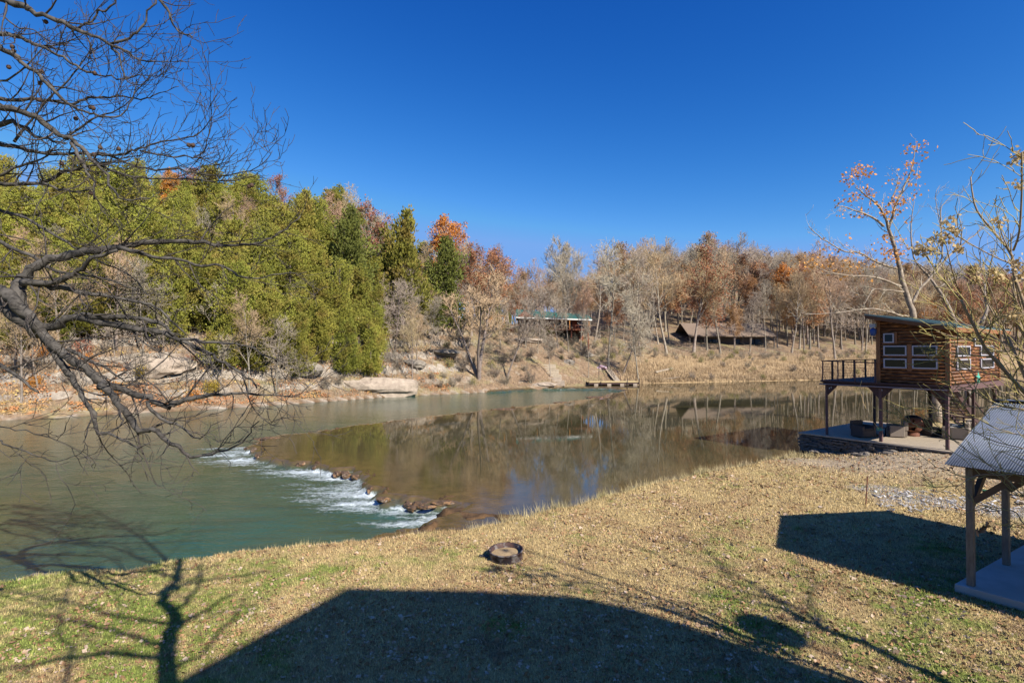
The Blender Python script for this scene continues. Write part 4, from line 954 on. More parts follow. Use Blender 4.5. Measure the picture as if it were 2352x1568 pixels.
sl = skewbox(-0.22, 6.0, -0.16, 7.5, 0.25, 0.70).build("floor_slab", M['conc'], None, bevel=0.01)
sl.parent = pv
EZ, RZ2 = 3.2, 4.37; EB = -0.42; RB = EB + 2.95; EA = -0.28
for (a, b_) in ((0, 0), (0, 2.02), (0, 5.2), (5.2, 0), (5.2, 5.2)):
    zt_ = 3.12 if b_ == 0 or b_ == 5.2 else 3.20
    skewbox(a - .06, a + .06, b_ - .06, b_ + .06, 0.70, zt_).build("post", M['pav_post'], pv, bevel=0.008)
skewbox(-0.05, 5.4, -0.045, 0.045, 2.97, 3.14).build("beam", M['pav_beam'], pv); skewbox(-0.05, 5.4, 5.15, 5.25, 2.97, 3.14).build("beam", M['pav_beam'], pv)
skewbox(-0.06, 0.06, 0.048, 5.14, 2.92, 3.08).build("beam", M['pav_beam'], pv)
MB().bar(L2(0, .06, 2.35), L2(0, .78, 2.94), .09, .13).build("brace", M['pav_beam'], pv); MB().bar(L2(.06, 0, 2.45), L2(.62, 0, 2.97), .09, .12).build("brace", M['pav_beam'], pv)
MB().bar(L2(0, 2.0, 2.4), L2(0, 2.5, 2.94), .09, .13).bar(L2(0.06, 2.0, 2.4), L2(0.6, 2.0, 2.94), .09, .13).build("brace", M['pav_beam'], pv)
def corr(bA, zA, bB, zB, name):
    n1 = 1200; k = 6.2 / n1; V = []; 
    nrm = (LD * 0 + Vector((0, 0, 1))); 
    for j in range(2):
        for i in range(n1 + 1):
            a = EA + i * k; w_ = 0.008 * math.sin(2 * PI * a / 0.042)
            V.append(L2(a, (bA, bB)[j], (zA, zB)[j] + w_))
    F_ = [(i, i + 1, n1 + 2 + i, n1 + 1 + i) for i in range(n1)]
    o = MB().add(V, F_).build(name, M['corr'], pv, True); sm = o.modifiers.new("s", 'SOLIDIFY'); sm.thickness = 0.004; return o
corr(EB, EZ, RB, RZ2, "roof"); corr(2 * RB - EB, EZ, RB, RZ2, "roof")
skewbox(EA, EA + 6.1, RB - .12, RB + .12, RZ2 + .012, RZ2 + .03).build("ridge_cap", M['corr'], pv)
for b_ in (EB + .15, RB - 1.4, RB - .1):
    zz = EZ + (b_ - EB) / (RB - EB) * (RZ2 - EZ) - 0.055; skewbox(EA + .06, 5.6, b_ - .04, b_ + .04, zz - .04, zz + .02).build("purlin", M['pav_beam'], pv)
p = P(2348, 1316, 12.6); mb = MB().lathe([(0.10, 0), (0.16, .04), (.14, .09), (.05, .12), (0, .12)], 12)
o = mb.build("white_bowl", M['white'], None, True); o.location = L2(0.9, 2.45, 0.704) + Vector((9.5, 11.1, GZ)); tag(o, 'small upturned white bowl on the pavilion floor at the picture edge', 'bowl')

# ------------------------------------------------------------------ yard things
p = hit(1163, 1352 - 73)
def fire_ring(x, y, z):
    o = empty("fire_ring", (x, y, z), 0.4); o.rotation_euler = (0.03, -0.05, 0.4); tag(o, 'charred rusty steel fire ring lying on the lawn', 'fire ring')
    n_ = 40; r_ = 0.40; prof = [(r_, -.05), (r_, .19), (r_ + .02, .20), (r_ + .02, .22), (r_ - .015, .22), (r_ - .015, -.05)]
    m = mat('ring_paint', (0.015, 0.015, 0.022), (0.07, 0.035, 0.028), 4, 0.7, 0.003, contrast=2.0, c3=(0.16, 0.14, 0.13), s3=6)
    MB().lathe(prof, n_).build("steel_band", m, o, True)
    v = [(0, 0, .13)] + [(0.385 * math.cos(2 * PI * k / 24), 0.385 * math.sin(2 * PI * k / 24), .10) for k in range(24)]
    MB().add(v, [(0, 1 + k, 1 + (k + 1) % 24) for k in range(24)]).build("dry_grass_fill", mat('ring_fill', (0.40, 0.29, 0.16), (0.22, 0.15, 0.08), 30, 0.9, 0.01), o)
    MB().bar((-.38, .22, .02), (-.58, .34, .03), .12, .05).build("handle", M['black'], o)
fire_ring(p.x, p.y, p.z)
p = hit(1985, 1158); o = MB().tube([(0, 0, -.1), (.07, .0, .93)], .018, 6).build("metal_stake", M['rust'], None); o.location = p; tag(o, 'thin rusty red metal stake standing in the lawn', 'stake')
# burn pile bits
ra_ = random.Random(21)
mb = MB()
for k in range(170):
    q = hit(ra_.uniform(2020, 2352), ra_.uniform(1128, 1178)); q += Vector((ra_.gauss(0, .1), ra_.gauss(0, .1), 0.02)); a = ra_.uniform(0, 3.1); l = ra_.uniform(.05, .28)
    mb.bar(q, q + Vector((math.cos(a) * l, math.sin(a) * l, ra_.uniform(0, .05))), ra_.uniform(.015, .06), ra_.uniform(.01, .03))
tag(mb.build("ash_debris", mat('ash_bits', (0.62, 0.60, 0.58), (0.09, 0.08, 0.08), 3, 0.9, contrast=2), None), 'grey and white ash and charred scraps of the old burn pile on the lawn', 'debris', kind='stuff')
for k, (u, v, l, a, lab) in enumerate(((2290, 1135, 1.1, -0.45, 'pale weathered board lying across the burn pile behind the pavilion posts'), (2340, 1160, .9, 0.1, 'light board at the right end of the burn pile'))):
    q = hit(u, v) + Vector((0, 0, .12)); tag(MB().bar(q, q + Vector((math.cos(a) * l, math.sin(a) * l, .06)), .14, .03).build("board", M['planks'], None), lab, 'board')
q = hit(2262, 1138); o = empty("green_pot", q); tag(o, 'small dark green pot on the burn pile', 'pot'); MB().lathe([(.07, 0), (.11, .2), (.12, .2), (.1, .19), (.06, .03)], 12).build("pot", mat('green_plastic', (.03, .09, .05)), o, True)
q = hit(2008, 1130); o = MB().lathe([(.0, .0), (.04, 0), (.05, .06), (.02, .08), (0, .08)], 8).build("white_cup", M['white'], None); o.location = q; tag(o, 'tiny white scrap beside the metal stake', 'litter')
q = Vector((*G(100, 1316, .35), .2)); o = MB().box((-.35, -.2, -.5), (.5, .2, .12)).build("concrete_block", M['stone'], None, bevel=.03); o.location = q; tag(o, 'low concrete block at the water edge on the far left of the lawn', 'block')

# ------------------------------------------------------------------ rocks at the ledge and the far bank
def rock(name, x, y, z, sx, sy, sz, seed, m, label, cat='rock', group=None, rz=0.0):
    bm = bmesh.new(); bmesh.ops.create_icosphere(bm, subdivisions=3, radius=1.0); r5 = np.random.RandomState(seed); o5 = r5.rand(3) * 20
    for v_ in bm.verts:
        c = v_.co; n1 = fbm(np.array([c.x * 1.4 + o5[0] + c.z]), np.array([c.y * 1.4 + o5[1] - c.z]), 3)[0]
        k = 1 + 0.55 * n1; c *= k; c.z = max(c.z, -.8)
        c.x *= sx; c.y *= sy; c.z *= sz
    me = bpy.data.meshes.new(name); bm.to_mesh(me); bm.free(); o = link(name, me, m); o.location = (x, y, z); o.rotation_euler = (0, 0, rz); tag(o, label, cat, group); return o
lr = [(1020, 1152, .38, .12, .09, 'largest leaf-strewn rock standing out of the rapids nearest the lawn'), (985, 1160, .28, .14, .08, 'dark wet rock beside the leaf-strewn one in the rapids'),
      (885, 1143, .24, .16, .12, 'small wet rock splitting the middle of the rapids'), (1155, 940, 1.1, .4, .12, 'thin brown rock breaking the far arm of the ledge'),
      (1290, 924, .9, .35, .12, 'small rock on the far arm of the ledge nearer the dock'), (1380, 912, 1.6, .5, .16, 'reddish rock shelf at the far end of the ledge before the dock'), (625, 1005, .9, .35, .12, 'wet brown rock at the left point of the ledge')]
for k, (u, v, a, b_, c, lab) in enumerate(lr):
    x, y = G(u, v, .1); rock("river_rock", x, y, .06, a, b_, c, 40 + k, M['wet_rock'], lab)
for k in range(26):
    i_ = ra_.randrange(2, 17); a_ = ledge[i_]; b__ = ledge[i_ + 1]; t_ = ra_.random(); q_ = (a_[0] + (b__[0] - a_[0]) * t_ + ra_.gauss(.1, .35), a_[1] + (b__[1] - a_[1]) * t_ + ra_.gauss(0, .3)); sz_ = ra_.uniform(.06, .17)
    rock("river_rock", q_[0], q_[1], -.04, sz_ * 1.9, sz_, .10 + sz_ * .25, 100 + k, M['wet_rock'], 'small dark wet rock breaking the foam along the ledge of the rapids', 'rock', 'small wet rocks along the ledge', ra_.uniform(0, 3))
for k in range(34):
    s_ = ra_.uniform(-1.7, 3.2); p_ = loc2(s_, -.45 - abs(ra_.gauss(0, .3))); sz_ = ra_.uniform(.07, .22)
    rock("rubble_stone", p_.x, p_.y, max(zg(p_.x, p_.y), 0.0) + .02, sz_ * 1.6, sz_, sz_ * .6, 140 + k, M['stone'], 'loose dark stone at the foot of the terrace wall', 'stone', 'loose stones at the foot of the terrace wall', ra_.uniform(0, 3))
br = [(860, 893, 5.0, 1.2, 1.3, M['pale_rock'], 'long pale limestone wall at the water edge right of the cedars'), (955, 836, 1.8, 1.0, .7, M['grey_rock'], 'grey block of rock sticking out of the slope above the pale limestone wall'),
      (1010, 812, 2.6, .9, .5, M['grey_rock'], 'low grey rock band on the slope left of the three-stemmed tree'), (370, 846, 3.0, 1.3, 1.2, M['pale_rock'], 'pale rock outcrop on the left bank under the cedars'),
      (700, 854, 1.8, 1.0, .8, M['grey_rock'], 'grey rock outcrop at the foot of the cedars in the middle of the slope'), (1215, 782, 3.0, 1.2, .5, M['pale_rock'], 'heap of pale rubble below the deck of the green-roofed house'),
      (1305, 833, 1.0, .7, .5, M['grey_rock'], 'grey stone on the slope above the stone steps'), (1345, 815, 1.2, .8, .5, M['grey_rock'], 'two grey stones stacked on the slope left of the tall straight tree'),
      (1250, 885, 1.6, .8, .5, M['pale_rock'], 'pale stones at the water below the stone steps')]
for k, (u, v, a, b_, c, m, lab) in enumerate(br):
    q = hit(u, v, 25); rock("boulder", q.x, q.y, q.z, a, b_, c, 60 + k, m, lab, rz=0.25 if k < 5 else 0.1)

# ------------------------------------------------------------------ dock, ramp and steps
d0 = G(1352, 884, .12); d1 = G(1460, 882, .12)
dk = empty("floating_dock", (d0[0], d0[1] + .3, .12), math.atan2(d1[1] - d0[1], d1[0] - d0[0]) * 0.3); tag(dk, 'small tan floating dock on white floats under the far bank', 'dock')
Lk = (d1[0] - d0[0])
MB().box((-.3, -1.2, .42), (Lk, 1.4, .52)).build("deck_boards", M['dock_wood'], dk)
MB().box((-.25, -1.13, .16), (Lk - .05, 1.3, .417)).build("frame", M['deck_brown'], dk)
for k in range(4):
    x = .6 + k * (Lk - 1.2) / 3.2; MB().box((x, -1.22, -.1), (x + .6, 1.2, .25)).build("float", M['pale_rock'], dk)
for x in (-.2, 1.6 * 1.0, Lk - 1.9, Lk - .1): MB().tube([(x, -1.3, -.4), (x, -1.3, 1.0)], .04, 6).build("mooring_pole", M['black'], dk)
MB().tube([(1.9, 1.2, .5), (1.9, 1.2, 3.0)], .04, 6).build("mooring_pole", M['black'], dk)
q = hit(1397, 853); dd_ = Vector((d0[0] + Lk * .62, d0[1] + 1.6, .6)); q.z += .3
rp = empty("dock_ramp", dd_); tag(rp, 'grey gangway ramp with railings leading down to the floating dock', 'ramp')
v_ = q - dd_; MB().bar((0, 0, 0), v_, .9, .08).build("walkway", M['planks'], rp)
pv_ = Vector((-v_.y, v_.x, 0)).normalized() * .45
for k in (-1, 1):
    m = MB().bar(pv_ * k + Vector((0, 0, .9)), v_ + pv_ * k + Vector((0, 0, .9)), .06)
    for j in range(7): m.bar(pv_ * k + v_ * (j / 6), pv_ * k + v_ * (j / 6) + Vector((0, 0, .9)), .05)
    m.build("railing", M['deck_brown'], rp)
sp_ = empty("stone_steps", hit(1262, 878)); tag(sp_, 'rough stone steps climbing from the water left of the dock', 'steps')
for k in range(8):
    q = hit(1276 - 3.2 * k + (k % 2) * 3, 882 - 6.2 * k) - sp_.location; MB().box((q.x - 1.7, q.y - .35, q.z - .3), (q.x + 1.3, q.y + .55, q.z + .12)).build("step", M['planks'] if k > 2 else M['pale_rock'], sp_, bevel=.04)
q = hit(1505, 858); q2 = hit(1544, 849); q.z += .25; q2.z += .25
tag(MB().bar(q, q2, .4, .22).build("white_beam", M['planks'], None), 'pale squared timber beam lying on the grassy bank right of the dock', 'beam')
q = hit(1538, 873); tag(MB().tube([q + Vector((-1.6, 0, .1)), q + Vector((0, .2, .25)), q + Vector((1.8, .5, .5))], [.09, .08, .04], 6).build("driftwood", M['bark_pale'], None), 'pale driftwood branch at the waterline below the timber beam', 'driftwood')
q = hit(1390, 848); o = rock("kayak_cover", q.x - .6, q.y - .5, q.z + .25, 1.0, .5, .4, 5, mat('pink_cloth', (.36, .14, .22), (.5, .45, .45), 3), 'crumpled pink and white cloth at the foot of the tall straight tree', 'cloth')

# ------------------------------------------------------------------ green-roofed house across the river
hy = 98.0
def HP(u, v, dy=0): return P(u, v, hy + dy)
base = HP(1250, 765); hz = base.z
hs = empty("house", (base.x, hy, hz)); tag(hs, 'red-brown house with a teal metal roof and wide railed deck on the far slope', 'house')
def hx(u): return (u - 1176) * hy / F - base.x
def hzv(v): return CZ - (v - HOR) * hy / F - hz
xa, xb = hx(1192), hx(1345)
MB().box((xa, 3, -3.0), (xb, 10, hzv(731))).build("wall", M['red_wood'], hs)
v = []
for x, ridge in ((hx(1186), hzv(706)), (hx(1362), hzv(719))):
    e = hzv(728) if x < 0 else hzv(734)
    v += [(x, 1.0, e), (x, 6.5, ridge), (x, 12.0, e), (x, 1.0, e + .12), (x, 6.5, ridge + .14), (x, 12.0, e + .12)]
MB().add(v, [(0, 1, 4, 3), (1, 2, 5, 4), (6, 9, 10, 7), (7, 10, 11, 8), (3, 4, 10, 9), (4, 5, 11, 10), (0, 6, 7, 1), (1, 7, 8, 2), (0, 3, 9, 6)]).build("roof", M['roof_teal'], hs)
MB().bar((hx(1186), .95, hzv(728) + .0), (hx(1362), .95, hzv(734) + .0), .05, .22).build("fascia", M['white'], hs)
g = MB(); g.add([(hx(1188), .9, hzv(727)), (hx(1228), .9, hzv(727)), (hx(1205), .9, hzv(711)), (hx(1188), 4, hzv(727)), (hx(1228), 4, hzv(727)), (hx(1205), 6, hzv(711))], [(0, 1, 2), (3, 5, 4), (0, 2, 5, 3), (1, 4, 5, 2), (0, 3, 4, 1)]).build("gable", M['red_wood'], hs)
for k in range(6):
    x = hx(1200 + k * 26); MB().box((x, 2.85, hzv(750)), (x + 1.1, 2.98, hzv(738))).build("window", M['glass'] if k != 2 else M['red_wood'], hs)
MB().box((hx(1127), -2.0, hzv(759)), (hx(1352), 2.95, hzv(756.5))).build("deck_floor", M['red_wood'], hs)
lt = MB()
for k in range(60):
    x = hx(1158) + k * (hx(1262) - hx(1158)) / 60; lt.bar((x, -1.9, hzv(774)), (x + .6, -1.9, hzv(760)), .05, .03); lt.bar((x + .6, -1.95, hzv(774)), (x, -1.95, hzv(760)), .05, .03)
lt.box((hx(1156), -1.85, hzv(775)), (hx(1262), -1.7, hzv(759.5))).build("lattice_skirt", M['red_wood'], hs)
rl = MB().bar((hx(1127), -2, hzv(747)), (hx(1352), -2, hzv(748)), .12, .09)
rl.bar((hx(1127), -2, hzv(755)), (hx(1352), -2, hzv(755)), .06, .05)
k = 0
while k < 34: x = hx(1128 + k * 6.8); rl.bar((x, -2, hzv(757)), (x, -2, hzv(747)), .06 if k % 4 else .14); k += 1
rl.build("deck_railing", M['red_wood'], hs)
for u in (1140, 1175, 1205, 1235, 1275, 1310, 1348): x = hx(u); MB().bar((x, -1.8, -7), (x, -1.8, hzv(759)), .22).build("deck_post", M['red_wood'], hs); 
for u in (1235, 1275, 1310, 1355): x = hx(u); MB().bar((x, 1.15, hzv(756)), (x, 1.15, hzv(731)), .16).build("porch_post", M['orange_wood'], hs)
MB().box((hx(1121), -1.6, hzv(742)), (hx(1138), -1.45, hzv(727))).box((hx(1121), -1.6, hzv(727)), (hx(1160), 1, hzv(725.5))).bar((hx(1145), -1.5, hzv(757)), (hx(1145), -1.5, hzv(727)), .2).bar((hx(1159), -1.5, hzv(757)), (hx(1159), -1.5, hzv(727)), .2).bar((hx(1122), -1.5, hzv(757)), (hx(1122), -1.5, hzv(727)), .2).build("orange_screen", M['orange_wood'], hs)
q = P(1364 - 71, 745, 112); o = empty("utility_pole", (q.x, 112, zg(q.x, 112))); tag(o, 'grey utility pole with a white transformer behind the green-roofed house', 'utility pole')
hgt = (CZ - (665 - HOR) * 112 / F) - o.location.z
MB().tube([(0, 0, -.5), (0, 0, hgt)], [.16, .11], 8).build("pole", M['bark_pale'], o, True); MB().tube([(.35, -.1, hgt - 2.6), (.35, -.1, hgt - 1.5)], .26, 10).build("transformer", M['white'], o, True); MB().bar((-.9, 0, hgt - .5), (.9, 0, hgt - .5), .1).build("crossarm", M['bark_grey'], o)
# brown cabin in the wood
cy = 124.0
def kx(u): return (u - 1693) * cy / F
def kz(v): return CZ - (v - HOR) * cy / F
cx_ = (1693 - 1176) * cy / F; g0 = kz(799)
cb = empty("brown_cabin", (cx_, cy, g0)); tag(cb, 'low brown-roofed cabin with a deep porch standing among the trees on the flat right bank', 'cabin')
MB().box((kx(1592), 3.0, -3), (kx(1776), 10, kz(772) - g0)).build("wall", M['cabin_wall'], cb)
v = []
for x in (kx(1583), kx(1784)): v += [(x, 0, kz(773) - g0), (x, 6.5, kz(741) - g0), (x, 13, kz(773) - g0), (x, 0, kz(771) - g0), (x, 6.5, kz(739) - g0), (x, 13, kz(771) - g0)]
MB().add(v, [(0, 1, 4, 3), (1, 2, 5, 4), (6, 9, 10, 7), (7, 10, 11, 8), (3, 4, 10, 9), (4, 5, 11, 10), (0, 6, 7, 1), (1, 7, 8, 2), (0, 3, 9, 6)]).build("roof", M['shingle'], cb)
for u in (1586, 1620, 1655, 1690, 1725, 1757, 1780): x = kx(u); MB().bar((x, .4, -1), (x, .4, kz(773) - g0), .2).build("porch_post", M['cabin_wall'], cb)
for u0, u1 in ((1640, 1662), (1700, 1712), (1735, 1760)): MB().box((kx(u0), 2.86, kz(793) - g0), (kx(u1), 2.98, kz(779) - g0)).build("window" if u1 - u0 > 15 else "door", M['glass'], cb)
MB().box((kx(1585), .2, -1.5), (kx(1782), 2.97, .05)).build("porch_floor", M['cabin_wall'], cb)

# ------------------------------------------------------------------ the house behind the camera (casts the big shadow)
def back(u, v, h, z0=0.55):
    x, y = G(u, v, z0); s_ = SUN / SUN.z * h; return Vector((x + s_.x, y + s_.y, z0 + h))
ridge_a = back(800, 1345, 13.4); ridge_b = back(1090, 1350, 13.4); ridge_c = back(1330, 1365, 13.2); e_c = back(1480, 1400, 12.6); e_d = back(1600, 1450, 12.0); e_e = back(2000, 1568, 11.0); e_a = back(385, 1568, 12.4)
hb = empty("near_house", (12, -6, 0.5)); tag(hb, 'big house behind the viewpoint whose roof shadow lies on the lawn', 'house')
HO = Vector((12, -6, .5)); pr = [ridge_a, ridge_b, ridge_c, e_c, e_d, e_e]; low = [Vector((p.x, min(p.y, -0.5), 0.4)) for p in ()]
far_ = [e_a + Vector((3.5, -5.0, 0)), ridge_b + Vector((6, -7, 0)), e_e + Vector((6, -6, -1.5))]
bm = bmesh.new()
for p in pr + [e_a] + far_ : bm.verts.new(p - HO)
for p in (e_a, e_e, far_[0], far_[2]): bm.verts.new(Vector((p.x, p.y, 0.3)) - HO)
bmesh.ops.convex_hull(bm, input=bm.verts); me = bpy.data.meshes.new("roof_and_walls"); bm.to_mesh(me); bm.free(); link("wall", me, M['log'], hb)
p = back(1768, 1440, 7.4); o = empty("shadow_disc", p); tag(o, 'unseen round disc on a pole, added to cast the round shadow on the lawn', 'shadow caster')
MB().tube([(0, 0, 0), (0, 0, 0.001)], .42, 24).build("disc", M['conc'], o); o.rotation_euler = SUN.to_track_quat('Z', 'Y').to_euler()  # unseen disc turned to the sun, added only for its round lawn shadow

#SECTION_NEAR
# ------------------------------------------------------------------ traced near trees
def smooth(pts, k=3):
    """Catmull-Rom resample of 3D points"""
    p = [pts[0]] + list(pts) + [pts[-1]]; out = []
    for i in range(1, len(p) - 2):
        for j in range(k):
            t = j / k; a, b_, c, d = p[i - 1], p[i], p[i + 1], p[i + 2]
            out.append(0.5 * ((2 * b_) + (c - a) * t + (2 * a - 5 * b_ + 4 * c - d) * t * t + (3 * b_ - a - 3 * c + d) * t ** 3))
    out.append(p[-2]); return out
class Segs:
    def __init__(s): s.a = []; s.b = []; s.ra = []; s.rb = []; s.tips = []
    def add(s, p, q, r0, r1): s.a.append(p[:]); s.b.append(q[:]); s.ra.append(r0); s.rb.append(r1)
    def build(s, name, m, parent, n=4):
        V, f = frustums(s.a, s.b, s.ra, s.rb, n); return link(name, npmesh(name, V, f, m, True), None, parent)
def twigs(sg, pts, rad, rs, step=0.22, ln=0.8, lvl=0, maxl=2, curl=0.35, rmin=0.0028, ang=0.8, bias=None, flat=0.8):
    """side shoots along a limb, bending up toward their ends"""
    acc = rs.uniform(0, step)
    for i in range(len(pts) - 1):
        p, q = pts[i], pts[i + 1]; L_ = (q - p).length
        if L_ < 1e-5: continue
        ax = (q - p) / L_
        while acc < L_:
            t = acc / L_; acc += step * rs.uniform(0.5, 1.6)
            o = p + (q - p) * t; r = (rad[i] * (1 - t) + rad[i + 1] * t)
            s_ = Vector(rs.normal(size=3)); s_.z *= flat; s_ -= ax * s_.dot(ax)
            if bias is not None: s_ += bias
            s_.normalize(); a = ang * rs.uniform(0.6, 1.3); d = ax * math.cos(a) + s_ * math.sin(a)
            l = ln * rs.uniform(0.35, 1.2); n = 5; rr0 = min(max(r * 0.5, rmin * 1.3), rmin * (5.0 - 1.5 * lvl)); cur = o; pp = [o]; rd = [rr0]
            for j in range(n):
                d = (d + Vector(rs.normal(size=3)) * 0.16 + Vector((0, 0, curl / n * 1.6))).normalized(); nx = cur + d * (l / n); rj = rr0 + (rmin - rr0) * (j + 1) / n
                sg.add(cur, nx, rd[-1], rj); cur = nx; pp.append(nx); rd.append(rj)
            sg.tips.append((cur, d))
            if lvl < maxl: twigs(sg, pp, rd, rs, step * 0.9, ln * 0.48, lvl + 1, maxl, curl, rmin, ang, None, 1.0)
        acc -= L_
def crop(ox, oy, sc): return lambda x, y: ((ox + x / sc) * 0.765625, (oy + y / sc) * 0.765625)
cA = crop(0, 600, 1.96); cU = crop(0, 0, 2.6133); cR = crop(2300, 380, 2.703); c8 = crop(2760, 900, 4.48)
def limb(cf, pts, d0, d1, r0, r1, k=3):
    n = len(pts); P3 = []
    for i, (x, y) in enumerate(pts):
        f_ = i / (n - 1); u, v = cf(x, y); P3.append(P(u, v, d0 + (d1 - d0) * f_))
    P3 = smooth(P3, k); m = len(P3) - 1
    return P3, [r0 + (r1 - r0) * (i / m) ** 0.8 for i in range(m + 1)]

